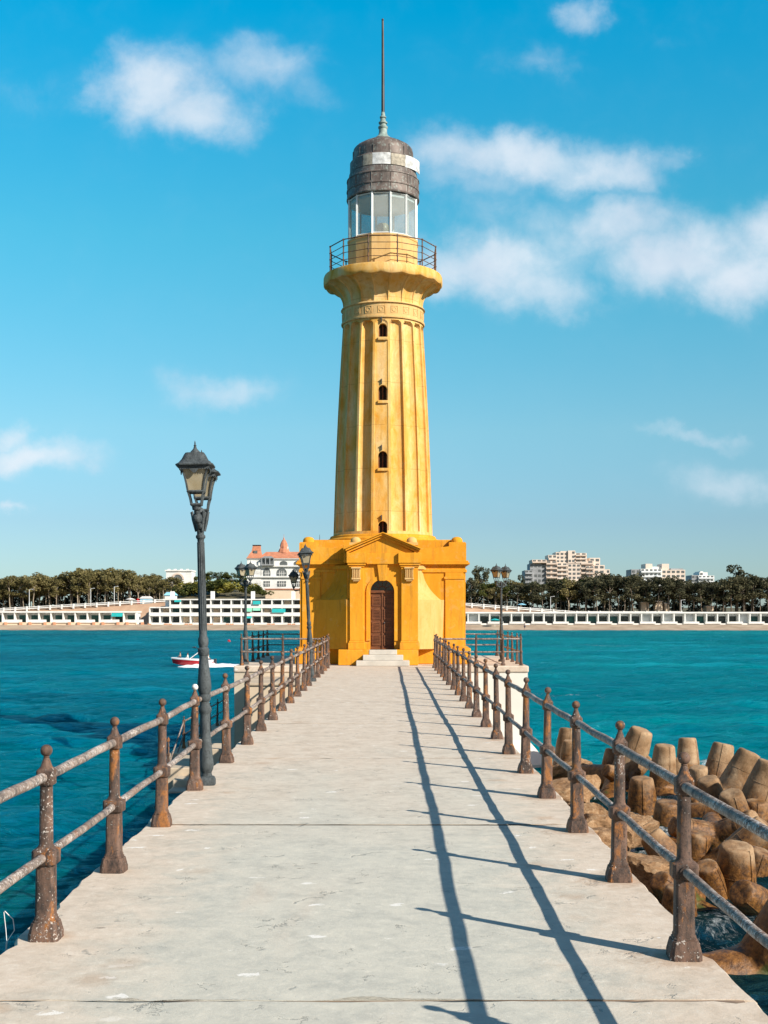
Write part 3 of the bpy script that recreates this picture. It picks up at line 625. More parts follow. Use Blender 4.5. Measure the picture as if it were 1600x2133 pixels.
for sx in (-1, 1):
    for k in range(4):
        z0 = .62+k*.42; x0 = dcx+sx*.19-.14; mb.box(x0, x0+.28, PYF+.335, PYF+.36, z0, z0+.05)
        mb.box(x0, x0+.28, PYF+.335, PYF+.36, z0+.29, z0+.34); mb.box(x0, x0+.045, PYF+.335, PYF+.36, z0+.05, z0+.29); mb.box(x0+.235, x0+.28, PYF+.335, PYF+.36, z0+.05, z0+.29)
        for q in range(5): mb.box(x0+.05, x0+.23, PYF+.343, PYF+.36, z0+.06+q*.046, z0+.09+q*.046)
mb.box(dcx-.02, dcx+.02, PYF+.325, PYF+.36, .5, 2.32)
mb.obj('panelling', M['wood'], dr)
mb = MB(); mb.sphere((dcx+.06, PYF+.31, 1.35), .03, 10, 6); mb.obj('handle', M['mast'], dr, 60)
mb = MB(); mb.box(dcx-dw, dcx+dw, PYF+.30, PYF+.42, 2.32, 2.40); mb.obj('transom', M['wood'], LH, bev=.01)
mb = MB(); mb.prism(arch(dw-.005, 2.40, 2.401, 14, dcx), PYF+.41, PYF+.44); fan = mb.obj('fanlight', M['darkglass'], LH)
mb = MB()
for k in range(1, 6):
    a = math.pi*k/6; mb.tube([(dcx+.1*math.cos(a), PYF+.395, 2.41+.1*math.sin(a)), (dcx+.37*math.cos(a), PYF+.395, 2.40+.37*math.sin(a))], .01, 6)
mb.tube([(dcx+.12*math.cos(math.pi*k/10), PYF+.395, 2.41+.12*math.sin(math.pi*k/10)) for k in range(11)], .012, 6)
mb.tube([(dcx+.365*math.cos(math.pi*k/16), PYF+.395, 2.40+.365*math.sin(math.pi*k/16)) for k in range(17)], .018, 6)
mb.obj('glazing_bar', M['wood'], fan)
mb = MB()
for i, (a, b_, y0, z0, z1) in enumerate(((769, 827, 39.78, .34, .50), (756, 840, 39.48, .17, .34), (742, 853, 39.18, .004, .17))):
    mb.box(lx(a, y0), lx(b_, y0), ly_(y0), PYF+(.3 if i == 0 else -.05), z0, z1)
tag_o = mb.obj('front_steps', M['step'], LH, bev=.015)
# fluted shaft
ZB, ZT = 4.32, 11.72; RB, RT = 1.735, 1.40; NF = 18; A0 = -math.pi/2-R(2)
cols = [(-.5, 0), (-.425, 0), (-.41, .45), (-.34, .72), (-.22, .92), (-.1, 1), (.02, 1), (.14, .97), (.26, .86), (.36, .66), (.41, .45), (.425, 0)]
zs = [ZB, ZB+.12, ZB+.13]+[ZB+.13+(ZT-.55-ZB-.13)*i/22 for i in range(1, 23)]+[ZT-.55+.035*i for i in range(1, 16)]+[ZT]
mb = MB(); rs = []
for z in zs:
    base_r = RB+(RT-RB)*(z-ZB)/(ZT-ZB)+.035*math.sin(math.pi*(z-ZB)/(ZT-ZB)); r = []
    for k in range(NF):
        dep = .15 if k else .04
        for (u, d) in cols:
            th_ = A0+2*math.pi*(k+u)/NF
            if z < ZB+.125: d = 0
            tz = ZT-.10-.17*(1-math.sqrt(max(0, 1-(u/.43)**2)))
            if z > tz: d = 0
            r.append(((base_r-dep*d)*math.cos(th_), (base_r-dep*d)*math.sin(th_), z))
    rs.append(r)
mb.rings(rs); shaft = mb.obj('shaft', M['shaft'], LH, smooth=24)
wins = [(702, 672, 17), (834, 801, 18), (975, 939, 19), (1114, 1085, 19)]
cuts = []; wd = []
for (yb, yt, wpx) in wins:
    z0 = Z(yb, 42.05); rr = RB+(RT-RB)*(z0-ZB)/(ZT-ZB); Yf = TY0-rr; z0, z1 = Z(yb, Yf), Z(yt, Yf); hw = wpx/F*Yf/2; cx = lx(797.5, Yf); z0 = max(z0, 4.36)
    c = MB(); c.prism(arch(hw, z0, z1-hw, 10, cx), -rr-.4, -rr+.32); cuts.append(c.obj('cut', M['shaft'], LH)); wd.append((cx, z0, z1, hw, rr))
carve(shaft, cuts); 
for (cx, z0, z1, hw, rr) in wd:
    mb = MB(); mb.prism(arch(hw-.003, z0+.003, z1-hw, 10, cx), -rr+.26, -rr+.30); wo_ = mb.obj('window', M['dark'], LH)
    mb = MB(); mb.box(cx-hw, cx-hw+.04, -rr+.2, -rr+.26, z0, z1-hw); mb.box(cx+hw-.04, cx+hw, -rr+.2, -rr+.26, z0, z1-hw); mb.box(cx-.015, cx+.015, -rr+.21, -rr+.26, z0, z1-.02)
    mb.obj('frame', M['wood'], wo_)
    if z0 > 4.5: mb = MB(); mb.box(cx-hw-.03, cx+hw+.03, -rr-.06, -rr+.15, z0-.10, z0-.001); mb.obj('sill', M['shaft'], wo_, bev=.01)
    mb = MB(); mb.box(cx-.05, cx-.025, -rr-.025, -rr+.1, z1+.03, z1+.20); mb.box(cx-.09, cx-.05, -rr-.025, -rr+.1, z1+.15, z1+.175); mb.obj('keystone_mark', M['mast'], wo_)  # small dark crack-like mark over the window, built as thin raised bars
# frieze band with medallions
mb = MB(); mb.lathe([(1.36, 11.69), (1.455, 11.695), (1.465, 11.73), (1.455, 11.77), (1.425, 11.775), (1.42, 12.18), (1.45, 12.185), (1.475, 12.21), (1.45, 12.255), (1.40, 12.26)], 96)
fr_ = mb.obj('frieze', M['trim'], LH, smooth=40)
rm = 1.422
for k in range(20):
    mb = MB()
    a = -math.pi/2-R(2)+2*math.pi*k/20
    def q(u, v_, dr): return ((rm+dr)*math.cos(a+u/rm), (rm+dr)*math.sin(a+u/rm), 11.975+v_)
    for (p0, p1, p2, p3) in (((-.12, -.12), (.12, -.12), (.12, -.105), (-.12, -.105)), ((-.12, .105), (.12, .105), (.12, .12), (-.12, .12)), ((-.12, -.12), (-.105, -.12), (-.105, .12), (-.12, .12)), ((.105, -.12), (.12, -.12), (.12, .12), (.105, .12))):
        mb.rings([[q(*p, 0) for p in (p0, p1, p2, p3)], [q(*p, .014) for p in (p0, p1, p2, p3)]])
    mb.rings([[q(r_*math.cos(2*math.pi*j/16), r_*math.sin(2*math.pi*j/16), d) for j in range(16)] for r_, d in ((.085, 0), (.08, .012), (.055, .013), (.05, .003))])
    mb.obj('medallion', M['trim'], fr_, smooth=40)
# bell-shaped leaf capital
mb = MB(); rs = []; cz = [12.26+.81*i/14 for i in range(15)]
us = [-.5, -.47, -.44, -.3, -.15, 0, .15, .3, .44, .47]
for i, z in enumerate(cz):
    s_ = i/14; br = 1.395+.62*s_**3.0; r = []
    for k in range(NF):
        for u in us:
            d = 0 if abs(u) > .46 else (.045+.075*s_)*math.cos(u*math.pi*.95)**.5
            a = A0+2*math.pi*(k+u)/NF; r.append(((br-d)*math.cos(a), (br-d)*math.sin(a), z))
    rs.append(r)
mb.rings(rs); mb.obj('capital', M['shaft'], LH, smooth=32)
mb = MB(); rs = []; na = NF*10
for (rr, z, sc_) in ((1.2, 13.07, 0), (1.90, 13.055, .5), (1.99, 13.05, 1), (2.05, 13.06, 1), (2.075, 13.10, .7), (2.08, 13.17, 0), (2.075, 13.33, 0), (2.05, 13.39, 0), (1.98, 13.42, 0), (1.6, 13.42, 0), (1.1, 13.42, 0)):
    rs.append([(rr*math.cos(A0+2*math.pi*j/na), rr*math.sin(A0+2*math.pi*j/na), z+sc_*.05*abs(math.cos(math.pi*j/10+math.pi/2*1))**1.0*-1+sc_*.03) for j in range(na)])
mb.rings(rs); mb.obj('gallery', M['shaft'], LH, smooth=35)
# gallery railing (a part of the tower)
gr = bpy.data.objects.new('gallery_railing', None); sc.collection.objects.link(gr); gr.parent = LH
mb = MB()
NG = 12; GR = 1.89; ga = [-math.pi/2+R(15)+2*math.pi*k/NG for k in range(NG)]
for h in (.24, .48, .70): mb.tube([(GR*math.cos(a), GR*math.sin(a), 13.42+h) for a in ga+ga[:1]], .012, 6)
mb.tube([(GR*math.cos(a), GR*math.sin(a), 13.42+.93) for a in ga+ga[:1]], .019, 6); mb.obj('gallery_rail', M['post'], gr, 40)
for a in ga:
    mb = MB(); mb.tube([(GR*math.cos(a), GR*math.sin(a), 13.40), (GR*math.cos(a), GR*math.sin(a), 14.38)], .022, 8)
    for h in (.24, .48, .70, .93): mb.sphere((GR*math.cos(a), GR*math.sin(a), 13.42+h), .036, 8, 6)
    mb.obj('gallery_post', M['post'], gr, 40)
# polygonal drum and lantern room
LA = -math.pi/2-R(18)
def poly(prof, mat_, name, n=12, par=LH, sm=None): q = MB(); q.lathe(prof, n, (0, 0, 0), LA); return q.obj(name, mat_, par, sm)
poly([(1.245, 13.40), (1.245, 14.52), (1.265, 14.53), (1.265, 14.60), (1.2, 14.61)], M['trim'], 'drum')
ln = bpy.data.objects.new('lantern_room', None); sc.collection.objects.link(ln); ln.parent = LH
mb = MB()
for k in range(12):
    a = LA+2*math.pi*k/12; mb.rings([[(1.20*math.cos(a)+.042*math.cos(a+t_), 1.20*math.sin(a)+.042*math.sin(a+t_), z) for t_ in (0, 1.57, 3.14, 4.71)] for z in (14.61, 16.05)])
    a2 = LA+2*math.pi*(k+1)/12; p, q = Vector((1.2*math.cos(a), 1.2*math.sin(a), 0)), Vector((1.2*math.cos(a2), 1.2*math.sin(a2), 0))
    for z in (14.64, 16.01): mb.tube([p+Vector((0, 0, z)), q+Vector((0, 0, z))], .028, 4)
mb.obj('mullion', M['mull'], ln)
for k in range(12):
    a, a2 = LA+2*math.pi*k/12, LA+2*math.pi*(k+1)/12
    mb = MB(); r1, r2 = 1.185, 1.175; mb.rings([[(r_*math.cos(q), r_*math.sin(q), z) for r_, q in ((r1, a+.02), (r1, a2-.02), (r2, a2-.02), (r2, a+.02))] for z in (14.62, 16.03)]); mb.obj('pane', M['glass'], ln)
mb = MB(); mb.lathe([(.2, 14.6), (.2, 14.68), (.12, 14.7), (.12, 14.74), (.23, 14.76), (.25, 14.82), (.245, 14.95), (.21, 15.0), (.22, 15.03), (.21, 15.22), (.16, 15.28), (.02, 15.3)], 24); mb.obj('beacon_lamp', M['lens'], ln, 40)
mb = MB(); mb.lathe([(1.15, 15.9), (1.15, 16.04)], 12, a0=LA); mb.obj('lantern_ceiling', M['mull'], ln)
mb = MB()
mb.lathe([(1.2, 16.05), (1.27, 16.05), (1.28, 16.09), (1.265, 16.12), (1.255, 16.33), (1.275, 16.34), (1.28, 16.37), (1.275, 16.40), (1.255, 16.41), (1.255, 16.70), (1.275, 16.71), (1.27, 16.75), (1.20, 16.79), (1.19, 16.95), (1.16, 16.96), (1.155, 17.36), (1.12, 17.38), (1.10, 17.42), (1.065, 17.44), (1.06, 17.72), (1.03, 17.84), (.95, 17.93), (.75, 18.05), (.5, 18.17), (.3, 18.24)], 36)
for k in range(12):
    a = LA+2*math.pi*k/12
    for r_, z0, z1 in ((1.262, 16.12, 16.33), (1.262, 16.42, 16.70), (1.068, 17.45, 17.72)): mb.tube([(r_*math.cos(a), r_*math.sin(a), z0), (r_*math.cos(a), r_*math.sin(a), z1)], .012, 5)
rf = mb.obj('lantern_roof', M['copper'], LH, smooth=40)
def bandpanel(a0, a1, r_, z0, z1, m_, tilt=0, name='cover_panel'):
    q = MB(); n_ = 6; rs = []
    for i in range(n_+1):
        a = R(a0+(a1-a0)*i/n_); e = tilt*i/n_; rs.append([((r_+e+d)*math.cos(a), (r_+e+d)*math.sin(a), z) for d, z in ((0, z0), (0, z1), (.02, z1), (.02, z0))])
    q.rings(rs); return q.obj(name, m_, rf)
bandpanel(-125, -108, 1.165, 16.98, 17.35, M['panel2']); bandpanel(-107.5, -77, 1.165, 16.98, 17.37, M['panel']); bandpanel(-145, -126, 1.165, 16.97, 17.33, M['copper'])
bandpanel(-76, -50, 1.165, 16.98, 17.36, M['panel2']); bandpanel(-49.5, -8, 1.17, 16.96, 17.38, M['panel'], .10)
mb = MB(); mb.lathe([(.28, 18.23), (.29, 18.27), (.25, 18.32), (.17, 18.38), (.145, 18.48), (.14, 18.6), (.165, 18.63), (.17, 18.68), (.12, 18.72), (.11, 18.78), (.15, 18.80), (.155, 18.84), (.1, 18.87), (.085, 18.98), (.115, 19.0), (.11, 19.04), (.075, 19.07), (.06, 19.2), (.04, 19.22)], 20)
mb.obj('roof_finial', M['verd'], LH, smooth=40)
mb = MB(); mb.tube([(0, 0, 19.15), (0, 0, 20.6), (-.01, 0, 22.4)], [.062, .055, .04], 10); mb.sphere((-.01, 0, 22.44), .045, 10, 6); mb.obj('mast', M['mast'], LH, smooth=50)

# ------------------------------------------------------------------ lamps
def lantern_meshes():
    fr = MB(); pn = MB(); rf = MB()
    prof = [(.052, 0), (.062, .06), (.078, .115), (.082, .13), (.093, .20), (.108, .27), (.128, .33), (.148, .365)]   # half-width, z
    for sx in (-1, 1):
        for sy in (-1, 1): fr.tube([(sx*h, sy*h, z) for h, z in prof], .0105, 5)
    for h, z in ((.052, .0), (.082, .125), (.147, .36)):
        for (a, b_) in (((-h, -h), (h, -h)), ((h, -h), (h, h)), ((h, h), (-h, h)), ((-h, h), (-h, -h))): fr.tube([(*a, z), (*b_, z)], .013, 5)
    fr.lathe([(.02, -.06), (.045, -.05), (.05, -.02), (.035, 0.0)], 12)
    g = [(h-.006, z) for h, z in prof if z >= .125]
    for (ux, uy, nx, ny) in ((1, 0, 0, -1), (0, 1, 1, 0), (-1, 0, 0, 1), (0, -1, -1, 0)):
        rs = [[(nx*h-ux*h, ny*h-uy*h, z), (nx*h+ux*h, ny*h+uy*h, z), (nx*(h-.005)+ux*h, ny*(h-.005)+uy*h, z), (nx*(h-.005)-ux*h, ny*(h-.005)-uy*h, z)] for h, z in g]
        pn.rings(rs)
        # scalloped drop under the eave
        sh = MB; q = .155
        ol = [(-q, .372), (q, .372)]+[(q*(1-2*i/24), .372-.03-(.045*max(0, math.cos(math.pi*(1-2*i/24)/.62)) if abs(1-2*i/24) < .31 else .012*abs(math.sin(12*i/24*3.14)))) for i in range(25)]
        fr.rings([[(nx*d+ux*a, ny*d+uy*a, z) for a, z in ol] for d in (.15, .158)])
    rf.loft([(.150, .362, 10), (.196, .375, 10), (.198, .386, 10), (.165, .405, 10), (.135, .44, 9), (.112, .485, 8), (.098, .505, 7), (.05, .512, 4), (.048, .525, 2), (.03, .54, 2), (.018, .555, 2), (.012, .575, 2), (.016, .583, 2), (.008, .592, 2), (.006, .618, 2), (.001, .63, 2)], 24)
    return fr.mesh('lantern', M['lampiron'], 40), pn.mesh('pane', M['lampglass'], 40), rf.mesh('lantern_roof', M['lampiron'], 35)
LFR, LPN, LRF = lantern_meshes()
def lamp_proto(label, loc, rz, lean, arm=.27, group=None):
    o = thing('street_lamp', label, 'street lamp', loc, rz, group)
    prof = [(.135, 0, 9), (.135, .05, 9), (.12, .075, 8), (.085, .09, 3), (.078, .12, 2), (.10, .15, 2), (.115, .19, 2), (.113, .23, 2), (.098, .32, 2), (.074, .55, 2), (.06, .70, 2), (.062, .72, 2), (.075, .735, 2), (.078, .77, 2), (.06, .80, 2), (.055, .84, 2), (.07, .86, 2), (.072, .90, 2), (.062, .915, 2), (.074, .94, 2), (.082, .98, 2), (.08, 1.03, 2), (.055, 1.26, 2), (.05, 1.30, 2), (.066, 1.32, 2), (.068, 1.37, 2), (.05, 1.39, 2), (.06, 1.42, 2), (.062, 1.47, 2), (.05, 1.50, 2), (.047, 1.54, 2), (.041, 2.46, 2), (.043, 2.48, 2), (.06, 2.495, 2), (.06, 2.515, 2), (.044, 2.53, 2), (.046, 2.60, 2), (.062, 2.68, 2), (.07, 2.74, 2), (.05, 2.78, 2), (.03, 2.80, 2)]
    mb = MB(); mb.loft([(h*(.70 if z < .6 else .92 if z < 1.5 else .87), z, q) for h, z, q in prof], 20)
    for k in range(12):
        a = 2*math.pi*k/12; mb.tube([(.041*math.cos(a), .041*math.sin(a), 1.56), (.0358*math.cos(a), .0358*math.sin(a), 2.45)], .005, 4)
    for k in range(6):
        a = 2*math.pi*k/6; mb.tube([(.045*math.cos(a), .045*math.sin(a), 2.56), (.072*math.cos(a), .072*math.sin(a), 2.68), (.09*math.cos(a), .09*math.sin(a), 2.76), (.10*math.cos(a), .10*math.sin(a), 2.74)], [.016, .022, .016, .008], 6)
    mb.obj('pole', M['lampiron'], o, 40)
    for sg in (-1, 1):
        mb = MB(); mb.tube([(0, sg*.03, 2.62), (0, sg*.12, 2.60), (0, sg*(arm-.06), 2.64), (0, sg*arm, 2.72), (0, sg*arm, 2.76)], [.03, .026, .022, .022, .03], 8)
        mb.tube([(0, sg*.05, 2.76), (0, sg*.12, 2.72), (0, sg*.16, 2.66), (0, sg*.13, 2.63)], .012, 6); mb.sphere((0, sg*(arm-.03), 2.67), .055, 10, 8)
        mb.obj('arm', M['lampiron'], o, 50)
        l_ = link('lantern', LFR, o, (0, sg*arm, 2.80)); link('pane', LPN, l_); link('lantern_roof', LRF, l_)
    o.rotation_euler = (0, 0, rz); o.rotation_mode = 'XYZ'
    m_ = Matrix.Rotation(lean, 4, 'Y') @ Matrix.Rotation(rz, 4, 'Z'); o.rotation_euler = m_.to_euler(); return o
L1 = lamp_proto('tall slate-grey double-lantern street lamp nearest on the pier, leaning beside the white-topped railing post', (X(431, 12.3), 12.3, 0), R(3), R(-1.45), .34, 'double-lantern street lamps'); L1.scale = (.9, .97, .975)
def lamp_at(label, loc, rz, lean, s=1):
    c = dup(L1); c.location = loc; c['label'] = label; c.scale = (.95*s, .95*s, .985*s)
    c.rotation_euler = (Matrix.Rotation(lean, 4, 'Y') @ Matrix.Rotation(rz, 4, 'Z')).to_euler(); return c
lamp_at('leaning double-lantern street lamp far along the left pier railing in front of the yellow wall', (X(650, 30.6), 30.6, 0), R(6), R(-3))
lamp_at('double-lantern street lamp at the left front corner of the platform, before the red-roofed palace', (X(511, 40.6), 40.6, 0), R(34), R(.3))
lamp_at('double-lantern street lamp on the platform right of the lighthouse', (X(1045, 42.9), 42.9, 0), R(-34), R(-.4))
wl = thing('wall_lantern', 'black wall lantern on a scrolled bracket at the left side of the yellow tower base', 'wall lantern', (X(612, 41.6), 41.6, Z(1228, 41.6)))
mb = MB(); mb.tube([(0, 0, .06), (0, 0, -.0), (.05, 0, -.05), (.18, 0, -.02), (.24, 0, -.06)], [.03, .02, .018, .018, .02], 8); mb.box(.19, .25, -.05, .05, -.14, .05); mb.obj('bracket', M['lampiron'], wl, 40)
l_ = link('lantern', LFR, wl, (0, 0, .1), scale=.95); link('pane', LPN, l_); link('lantern_roof', LRF, l_)

# ------------------------------------------------------------------ tetrapods and rocks
def tetra_mesh(seed):
    rd = random.Random(seed); mb = MB(); dirs = [Vector((0, 0, 1))]+[Vector((math.sin(R(109.5))*math.cos(R(120*k)), math.sin(R(109.5))*math.sin(R(120*k)), math.cos(R(109.5)))) for k in range(3)]
    for d in dirs:
        u = d.orthogonal().normalized(); v = d.cross(u); rs = []
        for r_, h in ((.48, 0.0), (.465, .3), (.44, .6), (.392, 1.1), (.336, 1.50), (.322, 1.57), (.29, 1.61), (.15, 1.617)):
            rs.append([tuple(d*h+u*(r_*math.cos(2*math.pi*j/20))+v*(r_*math.sin(2*math.pi*j/20))) for j in range(20)])
        mb.rings(rs)
    mb.sphere((0, 0, 0), .55, 20, 14)
    me = mb.mesh('tetrapod', M['tetra'])
    o = bpy.data.objects.new('tmp', me); sc.collection.objects.link(o)
    rm_ = o.modifiers.new('r', 'REMESH'); rm_.mode = 'VOXEL'; rm_.voxel_size = .042; sm = o.modifiers.new('s', 'SMOOTH'); sm.iterations = 2; sm.factor = .5
    bpy.context.view_layer.update(); me2 = bpy.data.meshes.new_from_object(o.evaluated_get(bpy.context.evaluated_depsgraph_get())); bpy.data.objects.remove(o)
    me2.name = 'tetrapod'; cs = np.empty(len(me2.vertices)*3); me2.vertices.foreach_get('co', cs); cs = cs.reshape(-1, 3)
    for i in range(len(cs)):
        p = Vector(cs[i]); n_ = p.normalized(); cs[i] = p+n_*(.014*noise.fractal(p*2.2+Vector((seed, 0, 0)), 1, 2, 4)+.010*noise.noise(p*9))
    me2.vertices.foreach_set('co', cs.ravel())
    sb = MB()
    for d in dirs:
        u = d.orthogonal().normalized(); v = d.cross(u)
        for a in (.4, .4+math.pi): sb.tube([d*h+(u*math.cos(a)+v*math.sin(a))*(r_+.004) for r_, h in ((.455, .45), (.43, .7), (.394, 1.08), (.338, 1.49), (.30, 1.605))], [.0085+.004*noise.noise((h*5, a, seed)) for h in range(5)], 5)
        sb.tube([d*1.05+(u*math.cos(2*math.pi*q/24)+v*math.sin(2*math.pi*q/24))*.398 for q in range(25)], .006, 4, cap=False)
    bm = bmesh.new(); bm.from_mesh(me2); bm.from_mesh(sb.mesh('seam', M['tetra'])); bm.to_mesh(me2); bm.free()
    me2.polygons.foreach_set('use_smooth', [True]*len(me2.polygons)); me2.update()
    if not me2.materials: me2.materials.append(M['tetra'])
    return me2
TM = [tetra_mesh(1), tetra_mesh(2)]
TIPD = .62
TL = [  # tip px, tip py, tip width px, distance, axis (x right, y away, z up), roll, label
 (1187,1517,40,38,(.1,.1,1),20,'tall upright tetrapod farthest off, half hidden behind a railing post at the white wall'),
 (1189,1543,30,36.5,(.05,-.1,1),50,'small dark tetrapod in front of the farthest one by the white wall'),
 (1279,1560,34,35,(.12,.1,1),80,'narrow tetrapod partly hidden behind the third railing post'),
 (1338,1520,46,34,(.32,-.2,1),10,'tetrapod leaning right with a pointed rim, just beyond the second railing post'),
 (1385,1552,40,33,(.04,-.1,1),40,'squat tetrapod with pale flat top between the two nearest posts, above the rail'),
 (1432,1537,34,36,(.0,.1,1),70,'tall flat-topped tetrapod at the back behind the nearest post finial'),
 (1508,1549,42,34,(.22,.05,1),5,'round-topped tetrapod with a seam in the back row, foam at its foot'),
 (1563,1566,44,31,(.45,-.1,1),100,'tetrapod leaning hard to the right beside white foam'),
 (1606,1588,50,28,(.35,-.1,1),33,'dark tetrapod cut by the right edge, with a vertical casting seam'),
 (1337,1620,46,31,(-.04,-.1,1),15,'short brown tetrapod stump beside the second railing post'),
 (1391,1669,48,28,(.0,-.12,1),62,'stubby orange-brown tetrapod with flat pale rim, left of the nearest post'),
 (1413,1579,30,33.5,(-.1,0,1),77,'thin tetrapod leg showing left of the nearest post finial'),
 (1455,1598,36,31.5,(-.1,-.2,1),110,'tetrapod with flat top just right of the nearest post finial'),
 (1474,1622,42,29,(-.3,-.25,1),95,'big rounded tetrapod leaning left behind the top rail'),
 (1522,1652,48,27,(-.3,-.3,1),25,'large orange tetrapod leaning left across the top rail'),
 (1577,1668,46,27.5,(.05,-.1,1),12,'blunt tetrapod stump near the right edge above the top rail'),
 (1456,1735,50,24.5,(.1,-.2,1),48,'tetrapod stump immediately right of the nearest post'),
 (1535,1761,66,21.5,(-.02,-.26,1),58,'upright tetrapod with a pale oval top between the two rails'),
 (1543,1858,56,19.8,(-.75,-.65,.55),20,'tetrapod lying with its round end face in shadow toward the lower rail'),
 (1688,1838,92,17.0,(.35,-.25,.9),75,'largest nearest tetrapod at the right edge with a mossy lower leg'),
 (1418,1848,60,19.6,(.05,-.15,1),35,'tetrapod half hidden behind the nearest post near the water'),
 (1372,1832,46,20.6,(-.55,-.4,.6),66,'dark wet tetrapod sunk low left of the nearest post'),
 (1600,1720,60,24,(.6,-.2,.7),120,'tetrapod lying toward the right edge below the top rail'),
 (1262,1604,26,33.5,(-.7,-.5,.35),15,'low wet tetrapod leg pointing to the pier behind the third post'),
 (1560,1810,50,22.5,(.9,-.2,.3),40,'orange tetrapod leg lying behind the pale-topped upright one'),
 (1470,1802,46,21.3,(-.3,-.4,.8),70,'stumpy wet tetrapod behind the lower rail, right of the nearest post'),
 (1588,1772,50,22.6,(.3,-.2,1),15,'tetrapod stump at the right edge just under the top rail'),
 (1400,1720,40,25.5,(-.8,-.2,.25),85,'low orange tetrapod leg lying at the water left of the nearest post'),
]
for i, (px, py, wpx, d, ax_, roll, lab) in enumerate(TL):
    s_ = wpx*d/F/TIPD; a = Vector(ax_).normalized(); tip = P(px, py, d); c = tip-a*(1.61*s_)
    o = link('tetrapod', TM[i % 2]); q = Vector((0, 0, 1)).rotation_difference(a); o.rotation_mode = 'XYZ'
    o.rotation_euler = (q.to_matrix() @ Matrix.Rotation(R(roll), 3, 'Z')).to_euler(); o.location = c; o.scale = (s_,)*3
    tag(o, lab, 'tetrapod', 'concrete tetrapods heaped beside the pier')
def rock_mesh(seed):
    bm = bmesh.new(); bmesh.ops.create_icosphere(bm, subdivisions=4, radius=1); off = Vector((seed*7.3, seed*3.1, 0))
    for v in bm.verts:
        p = v.co.normalized(); d = 1+.35*noise.noise(p*1.1+off)+.12*noise.fractal(p*3+off, 1, 2, 4)
        q = p*d; c = 0.62+.1*noise.noise(off+Vector((3, 3, 3)))
        q = Vector([math.copysign(min(abs(t_), c+.25*abs(noise.noise(p*2+off))), t_) for t_ in q]); v.co = q
    me = bpy.data.meshes.new('rock'); bm.to_mesh(me); bm.free(); me.polygons.foreach_set('use_smooth', [True]*len(me.polygons)); me.set_sharp_from_angle(angle=R(35)); me.materials.append(M['rock']); return me
RM = [rock_mesh(k) for k in range(4)]
RL = [(1172,1640,31,1.0,'orange-brown rock at the foot of the pier by the white wall'),(1205,1625,33,.8,'dark rock half in the water beyond the fourth post'),
      (1215,1690,27,.9,'pale rock tight against the pier edge left of the third post'),(1256,1712,25.0,.85,'broad sunlit slab-like rock between the second and third posts'),(1235,1735,23.5,.8,'cream rock under the pier edge'),
      (1320,1712,25.5,.6,'flat brown rock with green weed right of the second post'),(1345,1795,21.5,.75,'round brown rock with a dark hole right of the second post'),
      (1190,1590,36,.8,'brown rock beneath the white platform wall'),
      ]
for i, (px, py, d, s_, lab) in enumerate(RL):
    p = P(px, py, d); o = link('rock', RM[i % 4], None, (p.x, p.y, p.z-.30*s_), (random.uniform(-.4, .4), random.uniform(-.4, .4), random.uniform(0, 6.2)), (s_*.92, s_*.8, s_*.58))
    tag(o, lab, 'rock', 'rocks along the foot of the pier')
# seabed rubble under the tetrapods is hidden by the sea
# wire sticking up at the pier's left edge
wr = thing('wire', 'thin bent pale wire sticking up at the left edge of the pier', 'wire', (X(14, 6.6), 6.6, -.03))
mb = MB(); mb.tube([P(14, 1962, 6.6)-wr.location, P(12, 1935, 6.6)-wr.location, P(8, 1900, 6.6)-wr.location], .0024, 6); mb.tube([P(14, 1962, 6.6)-wr.location, P(30, 1938, 6.6)-wr.location, P(27, 1915, 6.6)-wr.location, P(10, 1898, 6.6)-wr.location], .0024, 6)
mb.tube([P(14, 1962, 6.6)-wr.location, (-.02, .01, -.25)], .004, 6); mb.obj('strand', M['mull'], wr, 60)

